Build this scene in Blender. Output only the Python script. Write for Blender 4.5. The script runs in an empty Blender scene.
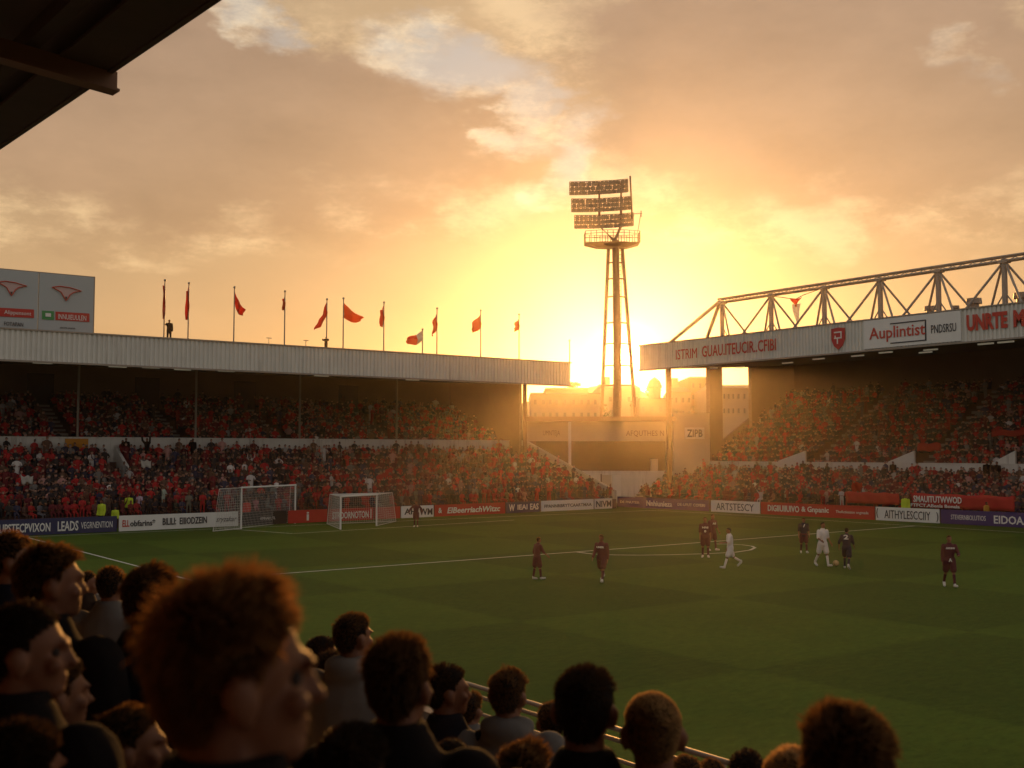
import bpy, bmesh, math, random
import numpy as np
from mathutils import Vector, Matrix
random.seed(7); rng = np.random.default_rng(7)
S = bpy.context.scene; COL = S.collection; PI = math.pi

# ------------------------------------------------------------------ measuring frame
F = 1109.0; EYE = 5.0; PITCH = math.atan(68/F); YAW = math.radians(53.8)
FW = np.array([math.cos(YAW)*math.cos(PITCH), math.sin(YAW)*math.cos(PITCH), math.sin(PITCH)])
RT = np.array([math.sin(YAW), -math.cos(YAW), 0.0]); UP = np.cross(RT, FW); CAM = np.array([0, 0, EYE])
F0 = np.array([math.cos(YAW), math.sin(YAW), 0.0])
def ray(px, py): return FW + RT*(px-512)/F - UP*(py-384)/F
def on(ax, c, px, py):
    r = ray(px, py); return CAM + r*((c-CAM[ax])/r[ax])
def ground(px, py, z=0.0): return on(2, z, px, py)
def at(px, py, D): return CAM + ray(px, py)*D
def proj(p):
    d = np.array(p, float)-CAM; z = d@FW
    return 512+F*(d@RT)/z, 384-F*(d@UP)/z, z

# ------------------------------------------------------------------ camera
cd = bpy.data.cameras.new('camera'); cam = bpy.data.objects.new('camera', cd); COL.objects.link(cam)
cam.matrix_world = Matrix(((RT[0], UP[0], -FW[0], 0), (RT[1], UP[1], -FW[1], 0), (RT[2], UP[2], -FW[2], EYE), (0, 0, 0, 1)))
cd.sensor_width = 36; cd.lens = 36*F/1024; cd.clip_start = 0.05; cd.clip_end = 6000
cd.dof.use_dof = True; cd.dof.focus_distance = 55; cd.dof.aperture_fstop = 3.6; cd.dof.aperture_blades = 9
S.camera = cam
S.render.engine = 'CYCLES'
S.cycles.use_denoising = True; S.cycles.max_bounces = 6; S.cycles.diffuse_bounces = 3; S.cycles.transparent_max_bounces = 8
S.cycles.volume_bounces = 0; S.cycles.sample_clamp_indirect = 4
S.view_settings.view_transform = 'Standard'; S.view_settings.look = 'None'
S.view_settings.exposure = 0.0; S.view_settings.gamma = 1.0

# ------------------------------------------------------------------ node helper
class N:
    def __init__(s, tree): s.t = tree; s.n = tree.nodes; s.l = tree.links
    def node(s, ty, **kw):
        n = s.n.new(ty)
        for k, v in kw.items(): setattr(n, k, v)
        return n
    def put(s, sock, v):
        if isinstance(v, bpy.types.NodeSocket): s.l.new(v, sock)
        elif v is not None: sock.default_value = v
    def m(s, op, a, b=None, c=None, clamp=False):
        n = s.node('ShaderNodeMath', operation=op, use_clamp=clamp)
        s.put(n.inputs[0], a)
        if b is not None: s.put(n.inputs[1], b)
        if c is not None: s.put(n.inputs[2], c)
        return n.outputs[0]
    def v(s, op, a, b=None):
        n = s.node('ShaderNodeVectorMath', operation=op); s.put(n.inputs[0], a)
        if b is not None: s.put(n.inputs[1], b)
        return n.outputs['Value'] if op in ('DOT_PRODUCT', 'LENGTH') else n.outputs[0]
    def scale(s, a, f):
        n = s.node('ShaderNodeVectorMath', operation='SCALE'); s.put(n.inputs[0], a); s.put(n.inputs['Scale'], f); return n.outputs[0]
    def noise(s, vec, scale, detail=4, rough=.55):
        n = s.node('ShaderNodeTexNoise'); s.put(n.inputs['Vector'], vec); n.inputs['Scale'].default_value = scale
        n.inputs['Detail'].default_value = detail; n.inputs['Roughness'].default_value = rough; return n
    def mix(s, f, a, b, blend='MIX'):
        n = s.node('ShaderNodeMix', data_type='RGBA', blend_type=blend)
        s.put(n.inputs[0], f); s.put(n.inputs[6], a); s.put(n.inputs[7], b); return n.outputs[2]
    def ss(s, lo, hi, x):
        n = s.node('ShaderNodeMapRange', interpolation_type='SMOOTHSTEP'); s.put(n.inputs[0], x)
        n.inputs[1].default_value = lo; n.inputs[2].default_value = hi; return n.outputs[0]

# ------------------------------------------------------------------ sun and sky
sund = ray(624, 356); sund = sund/np.linalg.norm(sund)
SUN_EL = math.asin(sund[2])
sl = bpy.data.lights.new('sun', 'SUN'); sl.energy = 5.0; sl.angle = math.radians(1.4); sl.color = (1, .44, .105)
so = bpy.data.objects.new('sun', sl); COL.objects.link(so)
so.rotation_euler = Vector(sund).to_track_quat('Z', 'Y').to_euler(); so.location = (60, 80, 60)
W = bpy.data.worlds.new('World'); S.world = W; W.use_nodes = True
w = N(W.node_tree); w.n.clear()
sky = w.node('ShaderNodeTexSky', sky_type='NISHITA', sun_disc=False)
sky.sun_elevation = SUN_EL; sky.sun_rotation = math.atan2(sund[0], sund[1]); sky.air_density = 1.3; sky.dust_density = 1.5
tc = w.node('ShaderNodeTexCoord'); d = w.v('NORMALIZE', tc.outputs['Generated'])
th = w.m('ARCCOSINE', w.m('MINIMUM', w.v('DOT_PRODUCT', d, tuple(sund)), .99999))
az = w.m('ARCTAN2', w.v('DOT_PRODUCT', d, tuple(RT)), w.v('DOT_PRODUCT', d, tuple(F0)))
el = w.m('ARCSINE', w.v('DOT_PRODUCT', d, (0, 0, 1)))
flat = w.v('MULTIPLY', d, (1, 1, 2.2))
wn = w.noise(flat, 4.5, 5, .55); wn2 = w.noise(flat, 17.0, 5, .6)
wx = w.v('SUBTRACT', wn.outputs['Color'], (.5, .5, .5)); wx2 = w.v('SUBTRACT', wn2.outputs['Color'], (.5, .5, .5))
wr = w.v('ADD', w.scale(wx, .26), w.scale(wx2, .09))
sep = w.node('ShaderNodeSeparateXYZ'); w.put(sep.inputs[0], wr)
azw = w.m('ADD', az, sep.outputs[0]); elw = w.m('ADD', el, w.m('MULTIPLY', sep.outputs[1], .6))
def blobs(lst, lo, hi):
    out = None
    for (px, py, rx, ry, k, amt) in lst:
        a = w.m('SUBTRACT', azw, (px-512)/F); e = w.m('SUBTRACT', elw, math.atan((452-py)/F))
        e = w.m('ADD', e, w.m('MULTIPLY', a, k))
        q = w.m('SQRT', w.m('ADD', w.m('POWER', w.m('DIVIDE', a, rx/F), 2), w.m('POWER', w.m('DIVIDE', e, ry/F), 2)))
        g = w.m('MULTIPLY', w.m('SUBTRACT', 1.0, w.ss(lo, hi, q)), amt); out = g if out is None else w.m('MAXIMUM', out, g)
    return out
gap = blobs([(425, 38, 80, 38, .15, 1), (490, 95, 38, 40, .6, .8), (556, 158, 46, 40, .2, 1), (238, 2, 34, 22, 0, .7), (985, 66, 26, 18, 0, .22)], .30, 1.30)
bank = blobs([(215, 120, 330, 118, .06, 1), (830, 95, 330, 138, .10, 1), (60, 250, 120, 22, .1, .35)], .72, 1.18)
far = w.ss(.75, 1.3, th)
bn = w.noise(flat, 2.2, 5, .6)
gap = w.m('MAXIMUM', gap, w.m('MULTIPLY', w.ss(.56, .70, bn.outputs['Fac']), w.m('MULTIPLY', far, .45)))
def glow(sig, col): return w.scale(col, w.m('EXPONENT', w.m('MULTIPLY', th, -1/math.radians(sig))))
gl = w.v('ADD', glow(5.2, (.28, .20, .24)), glow(18, (.12, .075, .03)))
gl = w.v('ADD', gl, w.scale((8.0, 6.2, 3.4), w.m('EXPONENT', w.m('MULTIPLY', w.m('POWER', w.m('DIVIDE', th, math.radians(1.0)), 2), -1))))
gl = w.v('ADD', gl, w.scale((40, 34, 22), w.m('SUBTRACT', 1.0, w.ss(math.radians(.30), math.radians(.45), th))))
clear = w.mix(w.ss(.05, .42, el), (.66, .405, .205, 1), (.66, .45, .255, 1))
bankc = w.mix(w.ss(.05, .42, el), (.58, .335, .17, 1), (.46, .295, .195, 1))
tn = w.noise(flat, 4.5, 7, .6); tn2 = w.noise(flat, 13, 6, .62)
tex = w.m('ADD', .42, w.m('MULTIPLY', w.m('ADD', tn.outputs['Fac'], w.m('MULTIPLY', tn2.outputs['Fac'], .4)), .80))
near_c = w.mix(bank, w.scale(clear, w.m('ADD', .5, w.m('MULTIPLY', tex, .5))), w.scale(bankc, tex))
near_c = w.mix(w.ss(.46, .85, el), near_c, (.22, .205, .20, 1))  # overhead sky, out of view, darkened to cut the top fill light
cloudc = w.mix(far, near_c, (.52, .475, .45, 1))  # unseen sky behind the camera, brightened as fill for the stands
gapc = w.mix(w.ss(.05, .40, el), (.82, .66, .42, 1), (.58, .56, .53, 1))
rim = w.m('MULTIPLY', w.m('MULTIPLY', gap, w.m('SUBTRACT', 1.0, gap)), 4.0)
rim2 = w.m('MULTIPLY', w.m('MULTIPLY', bank, w.m('SUBTRACT', 1.0, bank)), 3.4)
rim = w.m('MULTIPLY', w.m('MAXIMUM', rim, rim2), w.ss(.40, .62, w.noise(flat, 9, 6, .65).outputs['Fac']))
rim = w.m('MULTIPLY', rim, w.m('SUBTRACT', 1.0, far))
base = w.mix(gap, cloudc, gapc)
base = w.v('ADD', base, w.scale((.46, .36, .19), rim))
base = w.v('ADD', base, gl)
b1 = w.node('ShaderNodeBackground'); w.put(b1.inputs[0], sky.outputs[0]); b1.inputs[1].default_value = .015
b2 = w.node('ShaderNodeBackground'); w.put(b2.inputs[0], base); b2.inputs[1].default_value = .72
ad = w.node('ShaderNodeAddShader'); w.l.new(b1.outputs[0], ad.inputs[0]); w.l.new(b2.outputs[0], ad.inputs[1])
wo = w.node('ShaderNodeOutputWorld'); w.l.new(ad.outputs[0], wo.inputs[0])

HAZE_D = .00028; HAZE_G = .90   # evening haze, built at the end
# ------------------------------------------------------------------ materials
MATS = {}
def mat(name, col, rough=.7, var=.18, scale=3.0, bump=0.0, metal=0.0, spec=.4, emit=0.0, transl=0.0, objcol=False, attr=None, bscale=None, streak=0.0):
    if name in MATS: return MATS[name]
    m = bpy.data.materials.new(name); m.use_nodes = True; n = N(m.node_tree)
    b = n.n['Principled BSDF']; out = n.n['Material Output']
    co = n.node('ShaderNodeTexCoord').outputs['Object']
    nz = n.noise(co, scale, 5, .6)
    f = n.m('ADD', 1-var, n.m('MULTIPLY', nz.outputs['Fac'], 2*var))
    if objcol: c0 = n.node('ShaderNodeObjectInfo').outputs['Color']
    elif attr: c0 = n.node('ShaderNodeAttribute', attribute_name=attr).outputs['Color']
    else:
        rgb = n.node('ShaderNodeRGB'); rgb.outputs[0].default_value = (*col, 1); c0 = rgb.outputs[0]
    c = n.scale(c0, f)
    if streak:
        sv = n.noise(n.v('MULTIPLY', co, (1.6, 1.6, .10)), 2.4, 5, .7).outputs['Fac']; sv2 = n.noise(n.v('MULTIPLY', co, (.35, .35, .35)), 1.0, 4, .6).outputs['Fac']
        sf = n.m('MULTIPLY', n.m('MULTIPLY', n.ss(.48, .72, sv), n.ss(.35, .65, sv2)), streak); c = n.mix(sf, c, (.16, .10, .06, 1))
    n.put(b.inputs['Base Color'], c); b.inputs['Roughness'].default_value = rough; b.inputs['Metallic'].default_value = metal
    b.inputs['Specular IOR Level'].default_value = spec
    if bump:
        bn = n.node('ShaderNodeBump'); bn.inputs['Strength'].default_value = bump; bn.inputs['Distance'].default_value = .02
        n.put(bn.inputs['Height'], n.noise(co, bscale or scale*6, 4).outputs['Fac']); n.l.new(bn.outputs[0], b.inputs['Normal'])
    if emit: b.inputs['Emission Color'].default_value = (1, .85, .6, 1); b.inputs['Emission Strength'].default_value = emit
    if transl:
        t = n.node('ShaderNodeBsdfTranslucent'); n.put(t.inputs[0], c); mx = n.node('ShaderNodeMixShader'); mx.inputs[0].default_value = transl
        n.l.new(b.outputs[0], mx.inputs[1]); n.l.new(t.outputs[0], mx.inputs[2]); n.l.new(mx.outputs[0], out.inputs[0])
    MATS[name] = m; return m
M_white = mat('white_paint', (.72, .70, .66), .55, .10, 1.5)
M_wall = mat('white_wall', (.68, .65, .60), .75, .15, .8, streak=.6)
M_cream = mat('cream_render', (.50, .43, .34), .8, .15, .8, .2)
M_conc = mat('concrete', (.24, .21, .18), .9, .25, 1.2, .3)
M_terr = mat('terrace_boards', (.085, .04, .032), .9, .3, 1.2)
M_clad = mat('grey_cladding', (.64, .62, .56), .5, .16, .6, streak=.35)
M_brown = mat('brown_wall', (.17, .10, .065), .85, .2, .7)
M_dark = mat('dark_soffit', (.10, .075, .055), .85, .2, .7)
M_black = mat('black_paint', (.012, .011, .011), .7)
M_steel = mat('pale_steel', (.30, .25, .20), .5, .15, 2, metal=.3)
M_truss = mat('grey_truss_steel', (.34, .29, .24), .6, .2, 2, metal=.1)
M_rust = mat('brown_steel', (.20, .10, .05), .6, .25, 2, metal=.2)
M_red = mat('red_paint', (.45, .02, .015), .5, .12, 2)
M_redcloth = mat('red_cloth', (.62, .035, .012), .8, .15, 3, transl=.7)
M_orangecloth = mat('orange_cloth', (.75, .17, .02), .8, .15, 3, transl=.7)
M_whitecloth = mat('white_cloth', (.7, .66, .6), .8, .1, 3, transl=.4)
M_purple = mat('purple_print', (.055, .03, .13), .45, .08, 1)
M_navy = mat('navy_print', (.03, .03, .085), .45, .08, 1)
M_ink = mat('black_ink', (.015, .015, .02), .5, .05)
M_orange = mat('orange_panel', (.55, .22, .01), .6, .1)
M_green = mat('green_print', (.03, .25, .07), .5, .05)
M_pink = mat('pale_pink_print', (.50, .36, .34), .6, .05)
M_wood = mat('dark_timber', (.05, .035, .025), .8, .3, 2, .2)
M_core = mat('hair_core', (.014, .008, .005), .8, .3, 30, spec=.1)
M_lamp = mat('lamp_tube', (.8, .8, .75), .5, .02, emit=.12)
M_glass = mat('lamp_glass', (.35, .28, .2), .15, .5, 6, spec=.8)
M_stone = mat('town_stone', (.30, .24, .18), .85, .2, .3)
M_stone2 = mat('town_brick', (.24, .15, .10), .85, .2, .3)
M_slate = mat('slate_roof', (.10, .09, .085), .7, .2, .4)
M_window = mat('window_glass', (.09, .07, .055), .3, .1, spec=.6)
M_leaf = mat('foliage', (.05, .065, .02), .7, .4, 1.0, transl=.35)
M_bark = mat('bark', (.06, .045, .03), .9)

# ------------------------------------------------------------------ mesh builder
def tag(o, label=None, cat=None, group=None, kind=None):
    if label: o['label'] = label
    if cat: o['category'] = cat
    if group: o['group'] = group
    if kind: o['kind'] = kind
    return o
def link(o, parent=None):
    COL.objects.link(o)
    if parent is not None: o.parent = parent
    return o
def empty(name, loc, rz=0, label=None, cat=None, group=None):
    o = bpy.data.objects.new(name, None); o.location = loc; o.rotation_euler = (0, 0, rz); o.empty_display_size = .3
    link(o); return tag(o, label, cat, group)
class MB:
    def __init__(s): s.v = []; s.f = []; s.mi = []
    def add(s, vs, fs, mi=0):
        k = len(s.v); s.v += [tuple(map(float, p)) for p in vs]; s.f += [tuple(i+k for i in f) for f in fs]; s.mi += [mi]*len(fs); return s
    def hexa(s, p, mi=0):   # 4 bottom, 4 top
        return s.add(p, [(3, 2, 1, 0), (4, 5, 6, 7), (0, 1, 5, 4), (1, 2, 6, 5), (2, 3, 7, 6), (3, 0, 4, 7)], mi)
    def box(s, x0, x1, y0, y1, z0, z1, mi=0):
        return s.hexa([(x0, y0, z0), (x1, y0, z0), (x1, y1, z0), (x0, y1, z0), (x0, y0, z1), (x1, y0, z1), (x1, y1, z1), (x0, y1, z1)], mi)
    def obox(s, c, ex, ey, ez, mi=0):   # oriented, half-axis vectors
        c, ex, ey, ez = map(np.array, (c, ex, ey, ez))
        return s.hexa([c-ex-ey-ez, c+ex-ey-ez, c+ex+ey-ez, c-ex+ey-ez, c-ex-ey+ez, c+ex-ey+ez, c+ex+ey+ez, c-ex+ey+ez], mi)
    def bar(s, p0, p1, wd, hd=None, mi=0):
        p0, p1 = np.array(p0, float), np.array(p1, float); d = p1-p0; L = np.linalg.norm(d); d = d/L
        u = np.cross(d, (0, 0, 1.0)) if abs(d[2]) < .95 else np.cross(d, (0, 1.0, 0)); u /= np.linalg.norm(u); v = np.cross(u, d)
        return s.obox((p0+p1)/2, d*L/2, u*wd/2, v*(hd or wd)/2, mi)
    def tube(s, pts, rs, n=8, mi=0, flat=1.0):
        pts = [np.array(p, float) for p in pts]
        if not hasattr(rs, '__len__'): rs = [rs]*len(pts)
        vs = []; fs = []
        for i, p in enumerate(pts):
            d = pts[min(i+1, len(pts)-1)]-pts[max(i-1, 0)]; d = d/(np.linalg.norm(d)+1e-9)
            u = np.cross(d, (0, 0, 1.0)) if abs(d[2]) < .9 else np.cross(d, (0, 1.0, 0)); u /= np.linalg.norm(u); v = np.cross(u, d)
            for k in range(n):
                a = 2*PI*k/n; vs.append(p+u*math.cos(a)*rs[i]+v*math.sin(a)*rs[i]*flat)
        for i in range(len(pts)-1):
            for k in range(n):
                a, b = i*n+k, i*n+(k+1) % n; fs.append((a, b, b+n, a+n))
        fs.append(tuple(range(n-1, -1, -1))); fs.append(tuple(range((len(pts)-1)*n, len(pts)*n)))
        return s.add(vs, fs, mi)
    def ell(s, c, r, n=12, m=8, mi=0, R=None):
        c = np.array(c, float); r = np.array(r if hasattr(r, '__len__') else (r, r, r), float); vs = []; fs = []
        P = [np.array((0, 0, -1.0))]
        for i in range(1, m):
            t = -PI/2+PI*i/m
            for k in range(n):
                a = 2*PI*k/n; P.append(np.array((math.cos(t)*math.cos(a), math.cos(t)*math.sin(a), math.sin(t))))
        P.append(np.array((0, 0, 1.0)))
        for p in P:
            q = p*r; q = R@q if R is not None else q; vs.append(c+q)
        for k in range(n): fs.append((0, 1+(k+1) % n, 1+k))
        for i in range(m-2):
            for k in range(n):
                a, b = 1+i*n+k, 1+i*n+(k+1) % n; fs.append((a, b, b+n, a+n))
        e = len(P)-1; o = 1+(m-2)*n
        for k in range(n): fs.append((o+k, o+(k+1) % n, e))
        return s.add(vs, fs, mi)
    def cap(s, p0, p1, r0, r1, n=10, mi=0):
        p0, p1 = np.array(p0, float), np.array(p1, float); d = p1-p0; L = np.linalg.norm(d)+1e-9; d /= L
        pts = []; rs = []
        for t in (-.98, -.75, -.4, 0): pts.append(p0+d*r0*t); rs.append(r0*math.sqrt(1-t*t))
        for t in (0, .4, .75, .98): pts.append(p1+d*r1*t); rs.append(r1*math.sqrt(1-t*t))
        return s.tube(pts, rs, n, mi)
    def sheet(s, grid, mi=0):   # grid[i][j] of points
        m = len(grid[0]); vs = [p for r in grid for p in r]
        fs = [(i*m+j, i*m+j+1, (i+1)*m+j+1, (i+1)*m+j) for i in range(len(grid)-1) for j in range(m-1)]
        return s.add(vs, fs, mi)
    def build(s, name, mats, parent=None, world=True, smooth=False):
        me = bpy.data.meshes.new(name)
        off = np.array(parent.location) if (parent is not None and world) else np.zeros(3)
        if parent is not None and world and parent.parent is not None: off = off+np.array(parent.parent.location)
        vs = np.array(s.v)-off
        me.from_pydata([tuple(p) for p in vs], [], s.f)
        for m in (mats if isinstance(mats, (list, tuple)) else [mats]): me.materials.append(m)
        me.polygons.foreach_set('material_index', s.mi)
        if smooth: me.polygons.foreach_set('use_smooth', [True]*len(s.f))
        me.update()
        return link(bpy.data.objects.new(name, me), parent)
def text_mesh(string, wid, hgt, shear=0.0, bold=0.0):
    cu = bpy.data.curves.new('t', 'FONT'); cu.body = string; cu.size = 1; cu.extrude = .02; cu.resolution_u = 2; cu.shear = shear; cu.offset = bold
    o = bpy.data.objects.new('t', cu); COL.objects.link(o)
    dg = bpy.context.evaluated_depsgraph_get(); me = bpy.data.meshes.new_from_object(o.evaluated_get(dg))
    bpy.data.objects.remove(o); bpy.data.curves.remove(cu)
    n = len(me.vertices); a = np.zeros(n*3); me.vertices.foreach_get('co', a); a = a.reshape(-1, 3)
    lo, hi = a.min(0), a.max(0)
    a[:, 0] = (a[:, 0]-lo[0])/(hi[0]-lo[0])*wid; a[:, 1] = (a[:, 1]-lo[1])/(hi[1]-lo[1])*hgt; a[:, 2] = a[:, 2]*.4
    me.vertices.foreach_set('co', a.ravel()); me.update(); return me
def lettering(string, p0, p1, z0, z1, m, parent, proud=.03, name='lettering', z1b=None, shear=0., bold=.0):
    """text standing upright between plan points p0 (left) and p1 (right), seen from the side on the right of p0->p1"""
    p0, p1 = np.array(p0[:2], float), np.array(p1[:2], float); dv = p1-p0; L = np.linalg.norm(dv); dv /= L
    nrm = np.array((dv[1], -dv[0]))
    me = text_mesh(string, L, z1-z0, shear, bold); me.materials.append(m)
    o = bpy.data.objects.new(name, me); link(o, parent)
    p = p0+nrm*proud; off = Vector(parent.location)
    if parent.parent is not None: off = off+Vector(parent.parent.location)
    o.location = Vector((p[0], p[1], z0))-off
    o.rotation_euler = (PI/2, 0, math.atan2(dv[1], dv[0])); return o

# ------------------------------------------------------------------ ground, grass, markings
def grass_mat():
    m = bpy.data.materials.new('pitch_grass'); m.use_nodes = True; n = N(m.node_tree); b = n.n['Principled BSDF']
    co = n.node('ShaderNodeTexCoord').outputs['Object']
    c0 = ground(750, 670)
    sp = n.node('ShaderNodeSeparateXYZ'); n.put(sp.inputs[0], co)
    def band(v, off, wd):
        t = n.m('FRACT', n.m('DIVIDE', n.m('SUBTRACT', v, off), 2*wd))
        return n.m('MULTIPLY', n.ss(.0, .02, t), n.m('SUBTRACT', 1.0, n.ss(.5, .52, t)))
    wob = n.m('MULTIPLY', n.noise(co, .6, 2).outputs['Fac'], .25)
    bx = band(n.m('ADD', sp.outputs[0], wob), c0[0], 9.0); by = band(n.m('ADD', sp.outputs[1], wob), c0[1]-9.0, 9.0)
    ck = n.m('ABSOLUTE', n.m('SUBTRACT', bx, by))
    f1 = n.noise(co, .25, 5).outputs['Fac']; f2 = n.noise(co, 9, 6, .7).outputs['Fac']; f3 = n.noise(n.v('MULTIPLY', co, (3, 1, 1)), 30, 3, .7).outputs['Fac']
    k = n.m('ADD', .31, n.m('ADD', n.m('MULTIPLY', f1, .42), n.m('ADD', n.m('MULTIPLY', f2, .50), n.m('MULTIPLY', f3, .50))))
    f4 = n.noise(n.v('MULTIPLY', co, (1, 2.2, 1)), 2.4, 8, .8).outputs['Fac']; k = n.m('MULTIPLY', k, n.m('ADD', .30, n.m('MULTIPLY', f4, 1.4)))
    k = n.m('MULTIPLY', k, n.m('ADD', .88, n.m('MULTIPLY', ck, .22)))
    c = n.mix(n.noise(co, 1.3, 4).outputs['Fac'], (.050, .092, .0075, 1), (.068, .096, .0085, 1))
    n.put(b.inputs['Base Color'], n.scale(c, k)); b.inputs['Roughness'].default_value = .85; b.inputs['Specular IOR Level'].default_value = .12
    bp = n.node('ShaderNodeBump'); bp.inputs['Strength'].default_value = .6; bp.inputs['Distance'].default_value = .03
    n.put(bp.inputs['Height'], n.noise(co, 40, 4, .7).outputs['Fac']); n.l.new(bp.outputs[0], b.inputs['Normal']); return m
M_grass = grass_mat()
M_earth = mat('earth', (.13, .10, .07), .95, .3, .05)
tag(MB().add([(-700, -700, -.02), (900, -700, -.02), (900, 900, -.02), (-700, 900, -.02)], [(0, 1, 2, 3)]).build('ground', M_earth), kind='structure')
tag(MB().add([(7.2, -25, 0), (73, -25, 0), (73, 82, 0), (7.2, 82, 0)], [(0, 1, 2, 3)]).build('pitch', M_grass), kind='structure')
M_line = mat('line_paint', (.55, .55, .48), .9, .35, 2.5)
mk = MB()
def strip(pts, wd=.12, z=.006):
    pts = [np.array(p[:2], float) for p in pts]; L = []; R = []
    for i, p in enumerate(pts):
        d = pts[min(i+1, len(pts)-1)]-pts[max(i-1, 0)]; d /= np.linalg.norm(d); nn = np.array((-d[1], d[0]))*wd/2
        L.append((*(p+nn), z)); R.append((*(p-nn), z))
    mk.sheet([L, R])
strip([(15.7, 69.9), (15.7, 42.6)]); strip([(15.76, 70.0), (66.6, 70.0)])
strip([(15.77, 42.6), (40, 43.4), (66.5, 44.8)], .16, .010)
strip([(66.7, 70.0), (66.7, -20)])
strip([(27.9, 69.9), (29.6, 63.2)]); strip([(29.6, 63.1), (48.5, 66.0)], .12, .014)
arc = [ground(p, q) for p, q in [(577, 552.3), (592, 554.2), (615, 555.2), (640, 555.4), (670, 555), (705, 554.0), (735, 552.5), (750, 550.3), (755, 548), (752, 546.3), (742, 545), (730, 544.4), (715, 544.2)]]
strip(arc, .16, .014)
tag(mk.build('pitch_markings', M_line), kind='structure')

# ------------------------------------------------------------------ grandstand at the far end (left)
def boardY(x): return 70.5+max(0, x-14.5)*.075
LB0, LE = -14.0, 60.4
ls = empty('grandstand', (25, 75, 0), 0, 'long two-tier grandstand with grey ribbed roof edge and flags on its roof', 'grandstand')
b = MB()
L_rows = []
for i in range(10):
    y = 75+.75*i; z = .5+.42*i; xe = 66-(y-75)*.55; L_rows.append((y, z, LB0, xe))
    b.box(LB0, xe, y, y+.75, -.02 if i == 0 else z-.42, z)
b.build('lower_terrace', M_terr, ls)
b = MB(); LU = []
for i in range(12):
    y = 82.9+.8*i; z = 4.9+.33*i; LU.append((y, z, LB0, 60.0)); b.box(LB0, 60.05, y, y+.8, z-.6, z)
b.build('upper_terrace', M_terr, ls)
MB().box(LB0, 62.0, 82.52, 82.8, 3.0, 6.0).box(LB0, 62.0, 82.46, 82.86, 6.0, 6.08).build('tier_wall', M_wall, ls)
MB().box(LB0, 60.2, 92.6, 92.9, 4, 12.2).build('back_wall', M_brown, ls)
b = MB(); n = 0; x = LB0     # corrugated roof edge
top = []; bot = []
while x < LE:
    for dx, dy in ((0, 0), (.14, 0), (.18, .08), (.27, .08)):
        if x+dx > LE: break
        top.append((x+dx, 73.9+dy, 12.62)); bot.append((x+dx, 73.9+dy, 10.74))
    x += .31
b.sheet([bot, top]); b.build('roof_edge_cladding', M_clad, ls)
MB().box(LB0, LE+.05, 73.84, 74.06, 12.622, 12.72).box(LB0, LE+.05, 73.84, 74.06, 10.62, 10.738).build('edge_trim', M_steel, ls)
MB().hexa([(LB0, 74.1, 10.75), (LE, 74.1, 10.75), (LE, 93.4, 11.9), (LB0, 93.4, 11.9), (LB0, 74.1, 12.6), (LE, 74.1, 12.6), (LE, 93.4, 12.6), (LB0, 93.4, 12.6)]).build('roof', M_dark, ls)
MB().box(LE-.3, LE, 81, 92.55, 0, 11.85).build('end_wall', M_brown, ls)
for px in (78, 196, 300, 397):
    p = on(1, 82.9, px, 420); MB().tube([(p[0], 82.95, 6.0), (p[0], 82.95, 11.25)], .09, 8).build('column', M_steel, ls)
MB().tube([(59.9, 79.9, 5), (59.9, 79.9, 11.1)], .2, 10).build('column', M_rust, ls)
L_aisle = []
for px, pd in ((72, 62), (187, 178), (291, 283), (400, 392)):
    p = on(1, 83, px, 433); L_aisle.append(p[0])
    b = MB()
    for y, z, _, _ in LU: b.box(p[0]-.55, p[0]+.55, y+.02, y+.42, z-.1, z+.165)
    b.build('stairway', M_conc, ls)
    MB().box(p[0]-1.0, p[0]+1.0, 92.45, 92.58, 8.4, 11.2).build('doorway', M_black, ls)  # flat black slab, painting in the dark of the door opening
xa = on(1, 82, 117, 450)[0]
MB().hexa([(xa-.1, 79.5, 2.8), (xa+.12, 79.5, 2.8), (xa+.12, 82.5, 4.2), (xa-.1, 82.5, 4.2), (xa-.1, 79.5, 4.0), (xa+.12, 79.5, 4.0), (xa+.12, 82.5, 5.5), (xa-.1, 82.5, 5.5)]).build('stair_parapet', M_wall, ls)
pa, pb = on(1, 82.45, 65, 438), on(1, 82.45, 88, 438)
MB().box(pa[0], pb[0], 82.36, 82.45, 5.15, 5.95).build('orange_panel', M_orange, ls)
b = MB()
b.hexa([(62.0, 82.5, 3.0), (62.3, 82.5, 3.0), (66.5, 75, 0), (66.2, 75, 0), (62.0, 82.5, 6.0), (62.3, 82.5, 6.0), (66.5, 75, 1.55), (66.2, 75, 1.55)])
b.build('sloping_end_parapet', M_cream, ls)
MB().box(LB0, 66.2, 74.72, 74.9, -.02, .8).build('front_barrier', M_terr, ls)
for px, py in ((43, 364), (118, 369), (152, 368), (183, 372), (322, 378), (413, 382), (230, 371)):
    p = on(2, 10.72, px, py); yy = min(max(p[1], 75.5), 85); zz = 10.75+(yy-74.1)/19.3*1.15-.06
    MB().box(p[0]-.6, p[0]+.6, yy, yy+.18, zz-.06, zz+.05).build('strip_light', M_lamp, ls)

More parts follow.
